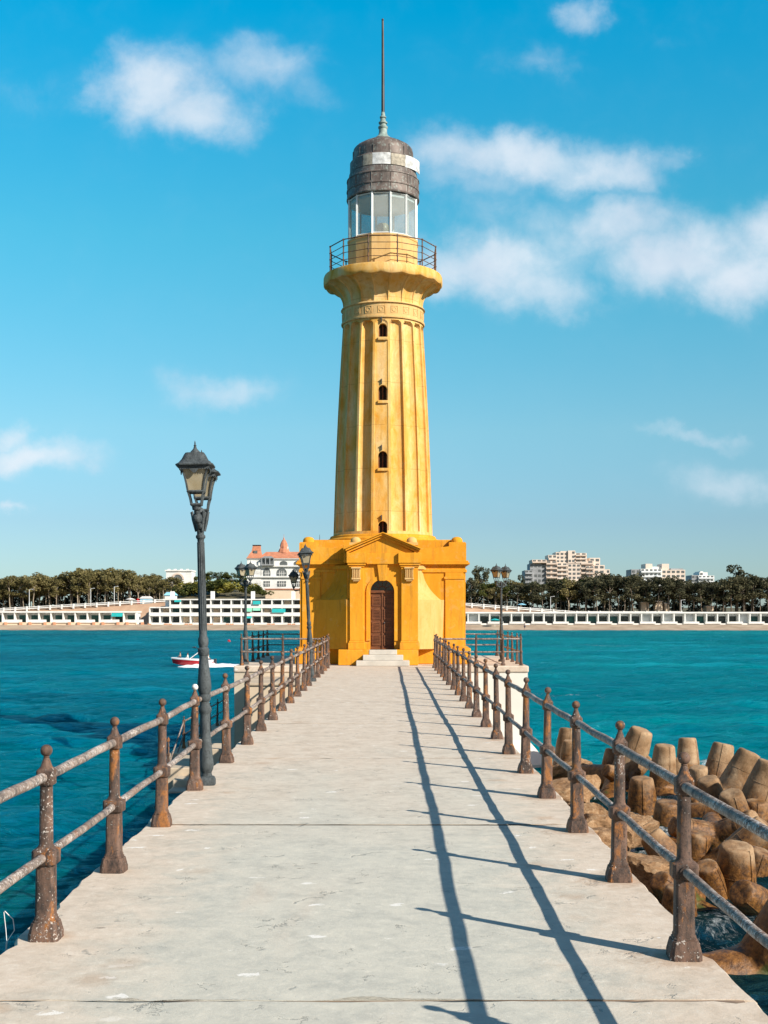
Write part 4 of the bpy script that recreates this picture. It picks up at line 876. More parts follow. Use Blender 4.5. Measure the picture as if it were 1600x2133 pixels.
# ------------------------------------------------------------------ boat and buoy
def person(label, loc, rz, pose, top, bottom, s=1, group=None):
    """small figure grown from one connected skeleton"""
    if pose == 'stand':
        J = dict(pel=(0,0,.92), wst=(0,0,1.08), chs=(0,0,1.32), nck=(0,0,1.48), hd=(0,-.02,1.60), tp=(0,0,1.72), ls=(-.18,0,1.40), le=(-.24,.02,1.13), lw=(-.22,-.10,.90), rs=(.18,0,1.40), re=(.24,.02,1.13), rw=(.2,-.12,.92), lh=(-.09,0,.90), lk=(-.10,-.03,.50), la=(-.11,.03,.08), lt=(-.12,-.14,.03), rh=(.09,0,.90), rk=(.10,.02,.50), ra=(.12,.08,.08), rt=(.13,-.08,.03))
    else:
        J = dict(pel=(0,0,.10), wst=(0,.02,.28), chs=(0,.03,.52), nck=(0,.02,.68), hd=(0,-.01,.80), tp=(0,0,.92), ls=(-.18,.03,.60), le=(-.24,-.05,.36), lw=(-.18,-.26,.30), rs=(.18,.03,.60), re=(.24,-.05,.36), rw=(.18,-.26,.30), lh=(-.1,-.02,.10), lk=(-.11,-.42,.16), la=(-.11,-.46,-.26), lt=(-.11,-.6,-.3), rh=(.1,-.02,.10), rk=(.11,-.42,.16), ra=(.11,-.46,-.26), rt=(.11,-.6,-.3))
    rad = dict(pel=.13, wst=.12, chs=.14, nck=.055, hd=.10, tp=.06, ls=.06, le=.045, lw=.035, rs=.06, re=.045, rw=.035, lh=.085, lk=.06, la=.045, lt=.035, rh=.085, rk=.06, ra=.045, rt=.035)
    ks = list(J); E = [('pel','wst'),('wst','chs'),('chs','nck'),('nck','hd'),('hd','tp'),('chs','ls'),('ls','le'),('le','lw'),('chs','rs'),('rs','re'),('re','rw'),('pel','lh'),('lh','lk'),('lk','la'),('la','lt'),('pel','rh'),('rh','rk'),('rk','ra'),('ra','rt')]
    def grow(name, keys, m_, k, par):
        kk = [q for q in ks if q in keys]; me = bpy.data.meshes.new(name); me.from_pydata([J[q] for q in kk], [(kk.index(a), kk.index(b_)) for a, b_ in E if a in kk and b_ in kk], [])
        o = bpy.data.objects.new(name, me); sc.collection.objects.link(o); o.modifiers.new('skin', 'SKIN'); sl = me.skin_vertices[0].data
        for i, q in enumerate(kk): sl[i].radius = (rad[q]*k,)*2; sl[i].use_root = (i == 0)
        o.modifiers.new('sub', 'SUBSURF').render_levels = 1
        bpy.context.view_layer.update(); m2 = bpy.data.meshes.new_from_object(o.evaluated_get(bpy.context.evaluated_depsgraph_get())); bpy.data.objects.remove(o)
        m2.materials.clear(); m2.materials.append(m_); m2.polygons.foreach_set('use_smooth', [True]*len(m2.polygons)); return link(name, m2, par)
    t_ = thing('person', label, 'person', loc, rz, group); t_.scale = (s,)*3
    grow('body', ks, M['skin'], 1, t_)
    if top: grow('shirt', ['pel', 'wst', 'chs', 'ls', 'le', 'rs', 're'], top, 1.16, t_)
    if bottom: grow('trousers', ['pel', 'lh', 'lk', 'rh', 'rk'], bottom, 1.2, t_)
    mb = MB(); h_ = J['tp']; mb.sphere((h_[0], h_[1]+.03, h_[2]-.05), .1, 10, 8); mb.obj('hair', M['blackp'], t_, 60); return t_
BY = 112.; bx = X(405, BY)
BT = thing('speedboat', 'red and white speedboat with a wakeboard tower heading left past the lamp post', 'speedboat', (bx, BY, WATER), R(4)); BT.scale = (.94,)*3
def hull_row(u):   # u 0 bow .. 1 stern ; x from -2.1 to 1.9
    x = -2.05+3.9*u; hw = .95*math.sin(min(1, u*1.45+.02)*math.pi/2)**.8*(1-.06*u); sheer = .86-.26*u; ke = .42*(1-u)**3-.06
    return x, hw, sheer, ke
mb = MB(); rs = []
for i in range(15):
    x, hw, sh, ke = hull_row(i/14); rs.append([(x+.0, 0, ke), (x-.02, -hw*.62, ke+.12), (x-.06*(1-i/14), -hw*.94, ke+(sh-ke)*.55), (x-.1*(1-i/14), -hw, sh-.10), (x-.1*(1-i/14), hw, sh-.10), (x-.06*(1-i/14), hw*.94, ke+(sh-ke)*.55), (x-.02, hw*.62, ke+.12)])
mb.rings(rs); mb.obj('hull', M['redp'], BT, 40)
mb = MB(); rs = []
for i in range(15):
    x, hw, sh, ke = hull_row(i/14); x -= .1*(1-i/14); rs.append([(x-.04*(1-i/14), -hw*1.03, sh-.10), (x-.05*(1-i/14), -hw*1.03, sh), (x, -hw*.8, sh+.05), (x, hw*.8, sh+.05), (x-.05*(1-i/14), hw*1.03, sh), (x-.04*(1-i/14), hw*1.03, sh-.10)])
mb.rings(rs); mb.obj('deck', M['gel'], BT, 40)
mb = MB(); mb.rings([[(-.25+k*.35, -.62+.06*k, .78+.34*k), (-.25+k*.35, .62-.06*k, .78+.34*k), (-.21+k*.35, .62-.06*k, .78+.34*k), (-.21+k*.35, -.62+.06*k, .78+.34*k)] for k in (0, 1)]); mb.obj('windscreen', M['darkglass'], BT)
mb = MB()
for sy in (-.8, .8): mb.tube([(-.35, sy, .8), (.25, sy*.85, 1.25), (.75, sy*.8, 1.7)], .035, 6); mb.tube([(1.0, sy, .7), (.8, sy*.85, 1.3), (.75, sy*.8, 1.7)], .035, 6)
mb.tube([(.75, -.66, 1.7), (.75, .66, 1.7)], .035, 6); mb.tube([(.3, -.7, 1.3), (.75, -.66, 1.7), (1.15, -.66, 1.62)], .03, 6); mb.obj('tower', M['gel'], BT, 40)
mb = MB(); mb.box(.55, 1.25, -.55, .55, 1.72, 1.80); mb.box(-.15, .12, -.5, .5, 1.82, 1.9); mb.tube([(-.02, 0, 1.82), (.6, 0, 1.73)], .03, 6); mb.obj('canopy', M['blackp'], BT, bev=.02)
mb = MB(); mb.box(1.85, 2.1, -.3, .3, .2, .75); mb.obj('outboard_motor', M['blackp'], BT, bev=.05)
def bpos(x, y, z): return BT.matrix_basis @ Vector((x, y, z))
bpy.context.view_layer.update()
person('bare-chested person sitting on the bow of the speedboat', bpos(-1.35, 0, .80), R(-90), 'sit', None, M['navy'], .62, 'people in the speedboat')
person('person in white sitting before the windscreen of the speedboat', bpos(-.62, -.25, .72), R(-90), 'sit', M['wcloth'], M['wcloth'], .62, 'people in the speedboat')
person('person in white and black sitting at the stern of the speedboat', bpos(1.35, -.2, .58), R(90), 'sit', M['wcloth'], M['blackp'], .62, 'people in the speedboat')
mb = MB(); rs = []          # foam thrown up along the hull and the wake behind it
for i in range(60):
    u = i/59; x = -1.5+9.5*u; wdt = .75+.55*sst(0, .35, u)-.5*sst(.45, 1, u); hh = (.30*math.sin(min(1, u*5)*math.pi/2)*(1-.35*u)*(1+.4*noise.noise((x*2.2, 0, 0))) if u < .5 else .22*(1-.3*u)*(1+.6*noise.noise((x*2.2, 0, 0))))
    if .2 < u < .36: hh += .28*math.sin((u-.2)/.16*math.pi)
    rs.append([(x, -wdt-.45+.2*noise.noise((x*2, 7, 0)), -.12), (x, -wdt*.9, hh*.75), (x, -wdt*.45, hh), (x, wdt*.45, hh), (x, wdt*.9, hh*.75), (x, wdt+.4, -.12)])
mb.rings(rs); wk = mb.obj('wake', M['foam'], None, 60, (bx, BY, WATER)); wk.rotation_euler.z = R(4); tag(wk, 'white foam wake spreading behind the red and white speedboat', 'wake', kind='stuff')
by = thing('buoy', 'small red buoy floating on the water left of the platform lamp', 'buoy', (X(477, 205), 205, WATER))
mb = MB(); mb.sphere((0, 0, .12), .26, 14, 10); mb.obj('float', M['redp'], by, 60); mb = MB(); mb.tube([(0, 0, .3), (0, 0, .5)], .04, 6); mb.obj('stem', M['mast'], by)

# ------------------------------------------------------------------ far shore buildings
WB = {}
def box_mesh(key, x0, x1, y0, y1, z0, z1, m_):
    if key not in WB: WB[key] = MB().box(x0, x1, y0, y1, z0, z1).mesh(key[0], m_)
    return WB[key]
CY = 349.0
def cabin_row(label, px0, px1, n, left):
    x0, x1 = X(px0, CY), X(px1, CY); bw = (x1-x0)/n; zt = 1.95 if left else 1.75; zb = -1.75; fl = -1.15 if left else -1.45
    o = thing('beach_cabins', label, 'beach cabins', (x0, CY, 0))
    L = x1-x0
    MB().box(0, L, 2.2, 6.5, zb, zt-.3).obj('back_wall', M['whiteb'], o)
    MB().box(-.3, L+.3, -.5, 6.6, zt-.42, zt).obj('roof', M['white'], o)
    MB().box(0, L, -1.2, 2.2, zb-.6, fl).obj('terrace', M['white' if not left else 'cream'], o)
    pil = MB().box(-.16, .16, -.35, 2.2, fl, zt-.42).mesh('dividing_wall', M['white'])
    glass = [MB().box(-bw*.36, bw*.36, 2.05, 2.18, fl, fl+1.95).mesh('window', M['tealglass']), MB().box(-bw*.36, bw*.36, 2.05, 2.18, fl, fl+1.95).mesh('window', M['darkglass']), MB().box(-bw*.36, bw*.36, 2.05, 2.18, fl, fl+1.95).mesh('window', M['whiteb'])]
    par = MB().box(-bw*.72, bw*.72, -1.5, -1.3, fl-.1, fl+(.75 if left else .5)).mesh('parapet', M['white'])
    pier = MB().box(-.38, .38, -1.7, -1.1, -2.6, fl+.05).mesh('pier', M['orange'])
    for i in range(n+1): link('dividing_wall', pil, o, (i*bw, 0, 0))
    for i in range(n):
        cx = (i+.5)*bw
        if left: k = 0 if i not in (0,) else 1
        else: k = random.choice([1, 1, 0, 2, 0, 1])
        link('window', glass[k], o, (cx+.05*bw, 0, 0))
    for i in range(0, n+1, 2): link('parapet', par, o, (i*bw+(0 if left else .5*bw), 0, 0))
    if left:
        for i in range(0, n+1, 2):
            for s_ in (-1, 1): link('pier', pier, o, (i*bw+s_*bw*.62, 0, 0))
    return o, bw, fl, zt
o, bw, fl, zt = cabin_row('long single-storey row of white beach cabins with orange piers at the left shore', -70, 283, 14, True)
mb = MB(); k = 12; mb.rings([[(k*bw+.1, -.3, zt-.45), (k*bw+bw*.95, -.3, zt-.45), (k*bw+bw*.95, -.9, zt-1.5), (k*bw+.1, -.9, zt-1.5)], [(k*bw+.1, -.3, zt-.40), (k*bw+bw*.95, -.3, zt-.40), (k*bw+bw*.95, -.96, zt-1.5), (k*bw+.1, -.96, zt-1.5)]]); mb.obj('awning', M['teal'], o)
cabin_row('long curving row of white beach cabins along the sand at the right shore', 930, 1720, 35, False)
# three-storey white hotel
HYY = 351.0; x0, x1 = X(312, HYY), X(800, HYY); n = 23; bw = (x1-x0)/n
ho = thing('hotel', 'three-storey white beach hotel of balconies with teal awnings on the left shore', 'hotel', (x0, HYY, 0))
zf = [-1.6, .75, 3.0, 5.25]; Lh = x1-x0
MB().box(0, Lh, 2.0, 9, -3, 2.98).obj('wall', M['whiteb'], ho); MB().box(bw*1.4, Lh, 2.0, 9, 2.98, 5.2).obj('upper_wall', M['whiteb'], ho)
for i, z in enumerate(zf): MB().box((bw*1.3 if i == 3 else 0), Lh, -.4, 9.2, z-.16, z+.16).obj('floor_slab', M['white'], ho)
dv = MB().box(-.17, .17, -.3, 2, -1.5, 2.9).mesh('dividing_wall', M['white']); dv2 = MB().box(-.17, .17, -.3, 2, 3.1, 5.1).mesh('dividing_wall', M['white'])
pr_ = MB().box(-bw*.46, bw*.46, -.32, -.18, 0, .68).mesh('balcony_parapet', M['white'])
wnm = [MB().box(-bw*.34, bw*.3, 1.9, 1.99, .1, 1.75).mesh('window', m_) for m_ in (M['darkglass'], M['tealglass'], M['cream'])]
for i in range(n+1):
    link('dividing_wall', dv, ho, (i*bw, 0, 0))
    if i > 1: link('dividing_wall', dv2, ho, (i*bw, 0, 0))
for j in range(3):
    for i in range(n):
        if i*bw+x0 > X(640, HYY) or (j == 2 and i < 2): continue
        link('window', wnm[random.choice([0, 0, 0, 1, 2])], ho, ((i+.5)*bw, 0, zf[j]+.16))
        if j: link('balcony_parapet', pr_, ho, ((i+.5)*bw, 0, zf[j]+.16))
for i in range(2, n, 4): MB().box(i*bw-.5, i*bw+.5, 3, 4.5, 5.4, 7.6).obj('chimney', M['white'], ho)
def awn(px0, px1, py0, py1, m_):
    a, b_ = X(px0, HYY)-x0, X(px1, HYY)-x0; z1, z0 = Z(py0, HYY), Z(py1, HYY)
    q = MB(); q.rings([[(a, -.35, z1), (b_, -.35, z1), (b_, -.75, z0), (a, -.75, z0)], [(a, -.42, z1+.03), (b_, -.42, z1+.03), (b_, -.82, z0), (a, -.82, z0)]]); q.obj('awning', m_, ho)
awn(567, 595, 1268, 1276, M['teal']); awn(527, 543, 1252, 1259, M['teal']); awn(512, 525, 1267, 1274, M['green']); awn(527, 543, 1267, 1272, M['green']); awn(514, 525, 1284, 1288, M['teal']); awn(364, 378, 1250, 1254, M['teal'])
par = MB().box(-bw*.62, bw*.62, -3.6, -3.3, -2.4, -1.25).mesh('terrace_parapet', M['white']); pier = MB().box(-.45, .45, -3.7, -3.0, -3.0, -1.5).mesh('terrace_pier', M['orange'])
MB().box(0, Lh, -3.3, -.4, -3, -1.77).obj('terrace', M['cream'], ho)
for i in range(0, 16, 2):
    link('terrace_parapet', par, ho, ((i+1)*bw, 0, 0))
    for s_ in (-1, 1): link('terrace_pier', pier, ho, ((i+1)*bw+s_*bw*.8, 0, 0))
# promenade balustrades
def balustrade(label, pts):
    o = thing('balustrade', label, 'balustrade', pts[0]); p0 = Vector(pts[0])
    mb = MB(); mb.tube([Vector(p)-p0+Vector((0, 0, .75)) for p in pts], .13, 4); mb.obj('top_rail', M['white'], o)
    mb = MB(); mb.tube([Vector(p)-p0+Vector((0, 0, .25)) for p in pts], .2, 4); mb.obj('lower_rail', M['white'], o)
    pm = MB().box(-.22, .22, -.2, .2, -.4, 1.0).mesh('post', M['white'])
    for p in pts: link('post', pm, o, Vector(p)-p0)
balustrade('white promenade balustrade sloping up above the left beach cabins', [(x, 364.5, hp(x)+.05) for x in [-122+3.4*i for i in range(20)]])
balustrade('white promenade balustrade sloping down beside the lighthouse on the right shore', [(x, 364.5, hp(x)+.05) for x in [8+3.4*i for i in range(24)]])
# red-roofed palace
PYY = 420.; pz = Z(1236, PYY)
pa = thing('palace', 'cream palace with red tiled roofs, arched windows and a small spire on the left hill', 'palace', (X(515, PYY), PYY, pz-1))
def qx(px): return X(px, PYY)-pa.location.x
def qz(py): return Z(py, PYY)-pa.location.z
W_ = qx(660); mb = MB(); mb.box(0, W_, 0, 14, 0, qz(1164)); mb.obj('wall', M['white'], pa)
mb = MB(); mb.box(-.4, W_+.4, -.5, 14.5, qz(1165), qz(1163)); mb.obj('cornice', M['white'], pa)
mb = MB(); mb.rings([[(qx(537), -.6, qz(1163)), (W_+.5, -.6, qz(1163)), (W_+.5, 14.6, qz(1163)), (qx(537), 14.6, qz(1163))], [(qx(552), 5, qz(1148)), (W_-2, 5, qz(1148)), (W_-2, 9, qz(1148)), (qx(552), 9, qz(1148))]]); mb.obj('roof', M['roof'], pa)
tw = MB().box(0, qx(543), -.2, 5, 0, qz(1162)).obj('corner_tower', M['white'], pa)
mb = MB(); mb.rings([[(qx(a), y0, qz(z)), (qx(b_), y0, qz(z)), (qx(b_), y1, qz(z)), (qx(a), y1, qz(z))] for a, b_, y0, y1, z in ((514, 546, -.7, 5.5, 1163), (520, 543, .2, 4.7, 1153), (523.5, 542, .9, 4.0, 1148), (526, 541, 1.1, 3.8, 1136))]); mb.obj('turret_roof', M['roof'], tw)
MB().box(qx(525), qx(542), .9, 4.0, qz(1136), qz(1134.6)).obj('turret_cap', M['blackp'], tw)
MB().box(qx(528), qx(536), .2, .8, qz(1156), qz(1147)).obj('dormer', M['farglass'], tw)
sp_ = MB().box(qx(580), qx(597), 5, 8, qz(1150), qz(1137)).obj('spire_base', M['white'], pa)
mb = MB(); cx = qx(588.5); mb.lathe([(2.1, qz(1150)), (1.4, qz(1139)), (1.45, qz(1138)), (1.15, qz(1130)), (.65, qz(1124)), (.5, qz(1122.5)), (.25, qz(1122)), (.22, qz(1119)), (.06, qz(1117)), (.05, qz(1111))], 8, (cx, 5.8, 0)); mb.obj('spire', M['roof'], sp_)
mb = MB(); mb.lathe([(.06, qz(1150)), (.3, qz(1128)), (.1, qz(1122)), (.05, qz(1111))], 8, (qx(664), 6, 0)); mb.obj('finial', M['mast'], pa)
wA = MB().prism(arch(1.7, 0, 1.1, 10), -.12, .02).mesh('window', M['farglass']); wR = MB().box(-1.45, 1.45, -.12, .02, 0, 1.9).mesh('window', M['farglass'])
mw = MB(); [mw.box(x-.07, x+.07, -.2, -.12, 0, 1.8) for x in (-.7, 0, .7)]; mw.box(-1.5, 1.5, -.2, -.12, .85, 1.0); MUL = mw.mesh('glazing_bar', M['white'])
for px in (537, 556, 587, 618, 645):
    for py, me_ in ((1199.5, wA), (1221.5, wR)):
        s_ = 1 if px in (587, 618, 645) else .72
        w_ = link('window', me_, pa, (qx(px), 0, qz(py)), scale=(s_, 1, .95)); link('glazing_bar', MUL, w_)
for px in (531, 591, 620, 645): w_ = link('window', wA, pa, (qx(px), 0, qz(1177)), scale=(.75, 1, .5))
mb = MB(); mb.box(qx(545), qx(572), -1.6, -.02, qz(1178), qz(1176)); mb.prism([(qx(545), qz(1163)), (qx(572), qz(1163)), (qx(566), qz(1159)), (qx(551), qz(1159))], -1.6, 0); [mb.box(qx(a)-.15, qx(a)+.15, -1.6, -1.3, qz(1176), qz(1163)) for a in (546, 554, 563, 571)]; mb.obj('loggia', M['grey'], pa)
MB().box(qx(547), qx(570), -.1, .02, qz(1176), qz(1163.5)).obj('loggia_opening', M['farglass'], pa)
for py in (1180.5, 1203): MB().box(-.3, W_+.2, -.7, .05, qz(py), qz(py-2.5)).obj('balcony', M['white'], pa)
gw = thing('garden_wall', 'cream garden wall with terracotta coping below the palace', 'garden wall', (X(553, 395), 395, Z(1247, 395)))
MB().box(0, X(640, 395)-gw.location.x, 0, .8, -3, Z(1228, 395)-gw.location.z).obj('wall', M['cream'], gw); MB().box(-.3, X(640, 395)-gw.location.x, -.3, 1.1, Z(1228, 395)-gw.location.z, Z(1226, 395)-gw.location.z).obj('coping', M['roof'], gw)
vl = thing('villa', 'small white villa with one big arched window among the trees left of the lamp', 'villa', (X(346, 440), 440, Z(1226, 440)))
def vx(px): return X(px, 440)-vl.location.x
def vz(py): return Z(py, 440)-vl.location.z
MB().box(0, vx(399), 0, 9, -3, vz(1190)).obj('wall', M['white'], vl); MB().box(-.4, vx(400), -.4, 9.4, vz(1190), vz(1187)).obj('roof_parapet', M['white'], vl)
mb = MB(); mb.prism(arch(1.5, 0, .7, 10, vx(370)), -.15, .02); o = mb.obj('window', M['farglass'], vl); o.location.z = vz(1211)
mb = MB(); n_ = 12; mb.rings([[(vx(370)+q*math.cos(math.pi*i/n_), y, vz(1211)+.7+q*math.sin(math.pi*i/n_)) for q, y in ((1.7, -.3), (2.3, -.3), (2.3, .02), (1.7, .02))] for i in range(n_+1)]); mb.obj('arch_trim', M['pink'], vl)
MB().box(vx(355), vx(383), -1.5, 0, vz(1222), vz(1216)).obj('balcony', M['pink'], vl)
for k in range(4): MB().box(vx(349+13*k), vx(349+13*k)+.8, -.1, 1, vz(1187), vz(1185)).obj('merlon', M['white'], vl)
ks = thing('kiosk', 'small pale kiosk with a low roof at the left end of the hotel terrace', 'kiosk', (X(343, 372), 372, hp(-65)))
kz = Z(1240, 372)-ks.location.z
MB().box(0, 3.2, 0, 3, 0, kz).obj('wall', M['white'], ks); mb = MB(); mb.rings([[(-.3, -.3, kz), (3.5, -.3, kz), (3.5, 3.3, kz), (-.3, 3.3, kz)], [(.5, .5, kz+.9), (2.7, .5, kz+.9), (2.7, 2.5, kz+.9), (.5, 2.5, kz+.9)]]); mb.obj('roof', M['blue'], ks)
# apartment blocks behind the right wood
def tower_block(label, Yd, blocks, roofs=(), name='apartment_building'):
    xb = X(blocks[0][0], Yd); o = thing(name, label, 'building', (xb, Yd, 4)); wmesh = {}
    for bi, (a, b_, top, bot, dep, m_, rows, cols, kind) in enumerate(blocks):
        xa, xe = X(a, Yd)-xb, X(b_, Yd)-xb; zt_, zb_ = Z(top, Yd)-4, Z(bot, Yd)-4
        MB().box(xa, xe, -dep, 12+bi*.05, zb_, zt_).obj('wall', M[m_], o)
        if not rows: continue
        fh = (zt_-Z(bot-0, Yd)+4)/rows; cw = (xe-xa)/cols
        for r_ in range(rows):
            z = zt_-(r_+.72)*fh
            if kind == 'balcony': MB().box(xa+.1, xe-.1, -dep-1.0, -dep, z-fh*.12, z+fh*.22).obj('balcony', M['whiteb' if m_ == 'white' else m_], o)
            for c_ in range(cols):
                key = (round(cw, 2), round(fh, 2))
                if key not in wmesh: wmesh[key] = MB().box(-cw*.3, cw*.3, -.12, .05, 0, fh*.5).mesh('window', M['farglass'])
                if kind != 'balcony' and random.random() < .12: continue
                link('window', wmesh[key], o, (xa+(c_+.5)*cw, -dep, z+(fh*.12 if kind == 'balcony' else 0)))
    return o
tower_block('large stepped pinkish-beige apartment block rising above the trees on the right', 600, [
    (1093, 1110, 1188, 1225, 1.0, 'grey', 4, 2, 'balcony'), (1104, 1128, 1174, 1225, .5, 'grey', 5, 3, 'win'), (1108, 1138, 1166, 1174, 1.2, 'pink', 1, 3, 'balcony'), (1124, 1137, 1176, 1225, .2, 'grey', 5, 1, 'win'),
    (1137, 1160, 1168, 1225, .8, 'pink', 6, 2, 'balcony'), (1142, 1160, 1156, 1168, .4, 'palecream', 1, 2, 'balcony'), (1158, 1184, 1150, 1173, .2, 'palecream', 3, 3, 'win'), (1168, 1182, 1148, 1151, -.5, 'palecream', 0, 0, ''), (1183, 1198, 1147, 1173, .9, 'palecream', 3, 2, 'win'),
    (1198, 1222, 1152, 1174, .5, 'palecream', 3, 2, 'balcony'), (1159, 1182, 1173, 1225, 1.1, 'palecream', 6, 2, 'balcony'), (1182, 1209, 1174, 1225, 1.3, 'palecream', 6, 3, 'win'), (1209, 1236, 1168, 1225, .6, 'pink', 6, 2, 'balcony'),
    (1228, 1250, 1162, 1182, .3, 'palecream', 2, 2, 'win'), (1219, 1236, 1179, 1225, 1.6, 'pink', 5, 2, 'balcony'), (1236, 1259, 1177, 1225, 1.0, 'palecream', 5, 2, 'win'), (1256, 1270, 1186, 1225, .7, 'palecream', 4, 2, 'win')])
tower_block('long low white and cream apartment block with two rooftop boxes behind the right trees', 560, [
    (1315, 1335, 1186, 1222, .4, 'grey', 4, 2, 'win'), (1334, 1378, 1185, 1222, .8, 'white', 4, 5, 'balcony'), (1378, 1427, 1187, 1222, .6, 'palecream', 4, 5, 'win'), (1347, 1361, 1174, 1185, -2, 'palecream', 0, 0, ''), (1381, 1396, 1174, 1187, -2, 'palecream', 0, 0, ''), (1361, 1381, 1180, 1185, -3, 'white', 0, 0, ''), (1398, 1424, 1184, 1187, -.5, 'grey', 0, 0, '')])
tower_block('small stepped bright white apartment block behind the dark trees at right', 620, [
    (1441, 1455, 1198, 1222, .3, 'grey', 3, 2, 'win'), (1454, 1487, 1199, 1222, .8, 'white', 3, 4, 'balcony'), (1457, 1474, 1192, 1200, .2, 'white', 1, 2, 'win'), (1460, 1466, 1190, 1193, -1, 'white', 0, 0, '')])
tower_block('pale low building at the far right edge between the dark trees', 640, [(1569, 1610, 1208, 1226, .5, 'palecream', 2, 4, 'balcony')])
tower_block('tiny white domed house showing just above the treetops left of the low block', 600, [(1284, 1297, 1201, 1220, .5, 'white', 2, 2, 'win')], name='house')
# bright low wall seen between the trunks on the right
for (a, b_, tp_, lab) in ((1336, 1352, 1255, 'sunlit white hut seen between the dark trunks, left one'), (1365, 1380, 1253, 'sunlit cream hut seen between the dark trunks, middle one'), (1385, 1393, 1257, 'narrow sunlit white hut seen between the dark trunks'), (1472, 1487, 1263, 'low sunlit cream hut seen between the dark trunks, right one')):
    ht = thing('hut', lab, 'hut', (X(a, 372), 372, 1.2)); MB().box(0, X(b_, 372)-ht.location.x, 0, 3, -1, Z(tp_, 372)-1.2).obj('wall', M['cream'], ht); MB().box(-.2, X(b_, 372)-ht.location.x+.2, -.3, 3.2, Z(tp_, 372)-1.2, Z(tp_, 372)-1.05).obj('roof', M['white'], ht)

# ------------------------------------------------------------------ trees
def leaves(clumps, per, size, rd):
    """many small leaf-spray faces spread through clumps (centre, radius)"""
    vs_, fs_ = [], []
    for (c, r_) in clumps:
        n_ = int(per*r_**2); d = rd.normal(size=(n_, 3)); d /= np.linalg.norm(d, axis=1)[:, None]
        p = np.array(c)+d*(r_*rd.uniform(.35, 1.0, (n_, 1))**.6)*np.array([1, 1, .72])
        u = rd.normal(size=(n_, 3)); u[:, 2] *= .6; u /= np.linalg.norm(u, axis=1)[:, None]; w_ = np.cross(u, rd.normal(size=(n_, 3))); w_ /= np.linalg.norm(w_, axis=1)[:, None]
        s_ = size*rd.uniform(.6, 1.4, (n_, 1))
        q = np.stack([p-u*s_, p+w_*s_*.5, p+u*s_, p-w_*s_*.5], 1).reshape(-1, 3); b_ = len(vs_); vs_ += q.tolist(); fs_ += [(b_+4*i, b_+4*i+1, b_+4*i+2, b_+4*i+3) for i in range(n_)]
    return vs_, fs_
def tree_meshes(seed, h, spread, lo, kind):
    rd = np.random.default_rng(seed); r2 = random.Random(seed); mb = MB(); cl = []
    lean = r2.uniform(-.9, .9); top = Vector((lean, r2.uniform(-.5, .5), h*.82))
    tr = [Vector((0, 0, -.6)), Vector((lean*.2+r2.uniform(-.2, .2), 0, h*.28)), Vector((lean*.5+r2.uniform(-.3, .3), r2.uniform(-.2, .2), h*.55)), top]
    mb.tube(tr, [.2, .16, .12, .04], 6); nl = 5 if kind != 'column' else 3
    for i in range(nl):
        u = r2.uniform(lo*.7, .78); b_ = tr[1].lerp(tr[3], (u-.28)/.54) if u > .28 else tr[0].lerp(tr[1], .8); a = r2.uniform(0, 6.28); L = spread*r2.uniform(.55, 1.0)
        e = b_+Vector((math.cos(a)*L, math.sin(a)*L, h*r2.uniform(.10, .26))); m_ = b_.lerp(e, .5)+Vector((r2.uniform(-.2, .2), r2.uniform(-.2, .2), -.25))
        mb.tube([b_, m_, e], [.09, .065, .02], 5); cl.append((e, r2.uniform(.8, 1.4)*spread*.42)); cl.append((m_.lerp(e, .5), r2.uniform(.7, 1.1)*spread*.36))
    for i in range(9):
        a = r2.uniform(0, 6.28); z = h*r2.uniform(lo, .95); k = math.sin(min(1, max(.15, (1-(z/h))/(1-lo)*1.15))*math.pi*.62); rr = spread*k*r2.uniform(.2, .95)
        cl.append((Vector((lean*z/h+rr*math.cos(a), rr*math.sin(a), z)), spread*r2.uniform(.26, .46)))
    cl.append((Vector((lean, 0, h*.93)), spread*.33))
    vs_, fs_ = leaves([(tuple(c), r_) for c, r_ in cl], 62, .30, rd); lb = MB(); lb.add(vs_, fs_)
    return mb, lb
PROTO = []
for k, (h, sp2, lo) in enumerate(((11, 2.9, .46), (10, 2.5, .5), (11.5, 3.2, .42), (9.2, 2.7, .4), (10.5, 2.3, .52), (12, 2.6, .44))):
    tb, lb = tree_meshes(40+k, h, sp2, lo, 'pine')
    PROTO.append({'h': h, 'T': tb.mesh('trunk', M['bark'], 60), 'TD': tb.mesh('trunk', M['barkD'], 60), 'O': lb.mesh('crown', M['leafO'], fix=False), 'D': lb.mesh('crown', M['leafD'], fix=False), 'G': lb.mesh('crown', M['leafG'], fix=False)})
def tree(x, y, htot, k, mt, label, group, wide=1.0):
    p = PROTO[k % len(PROTO)]; s_ = htot/p['h']
    o = thing('tree', label, 'tree', (x, y, H(x, y)-.1), random.uniform(0, 6.28), group); o.scale = (s_*wide, s_*wide, s_)
    link('trunk', p['T' if mt == 'O' else 'TD'], o); link('crown', p[mt], o); return o
def wood(pxs, ytop, rows, mt, label, group, front='in the front row', step=2.7):
    for ri, Yr in enumerate(rows):
        x = X(pxs[0], Yr)
        while x < X(pxs[1], Yr):
            px = VX+x/Yr*F; yt = np.interp(px, [a for a, _ in ytop], [b_ for _, b_ in ytop])+random.uniform(-5, 12)*(1 if ri else 1.3)
            xx, yr = x+random.uniform(-.6, .6), Yr+random.uniform(-1.5, 1.5); hh = Z(yt, yr)-H(xx, yr)
            m_ = mt if isinstance(mt, str) else random.choices(list(mt), list(mt.values()))[0]
            tree(xx, yr, max(5, hh), random.randrange(6), m_, label+(front if ri == 0 else ' deeper in the wood'), group, random.uniform(.9, 1.25)); x += step*random.uniform(.75, 1.3)*(1 if ri else 1.25)
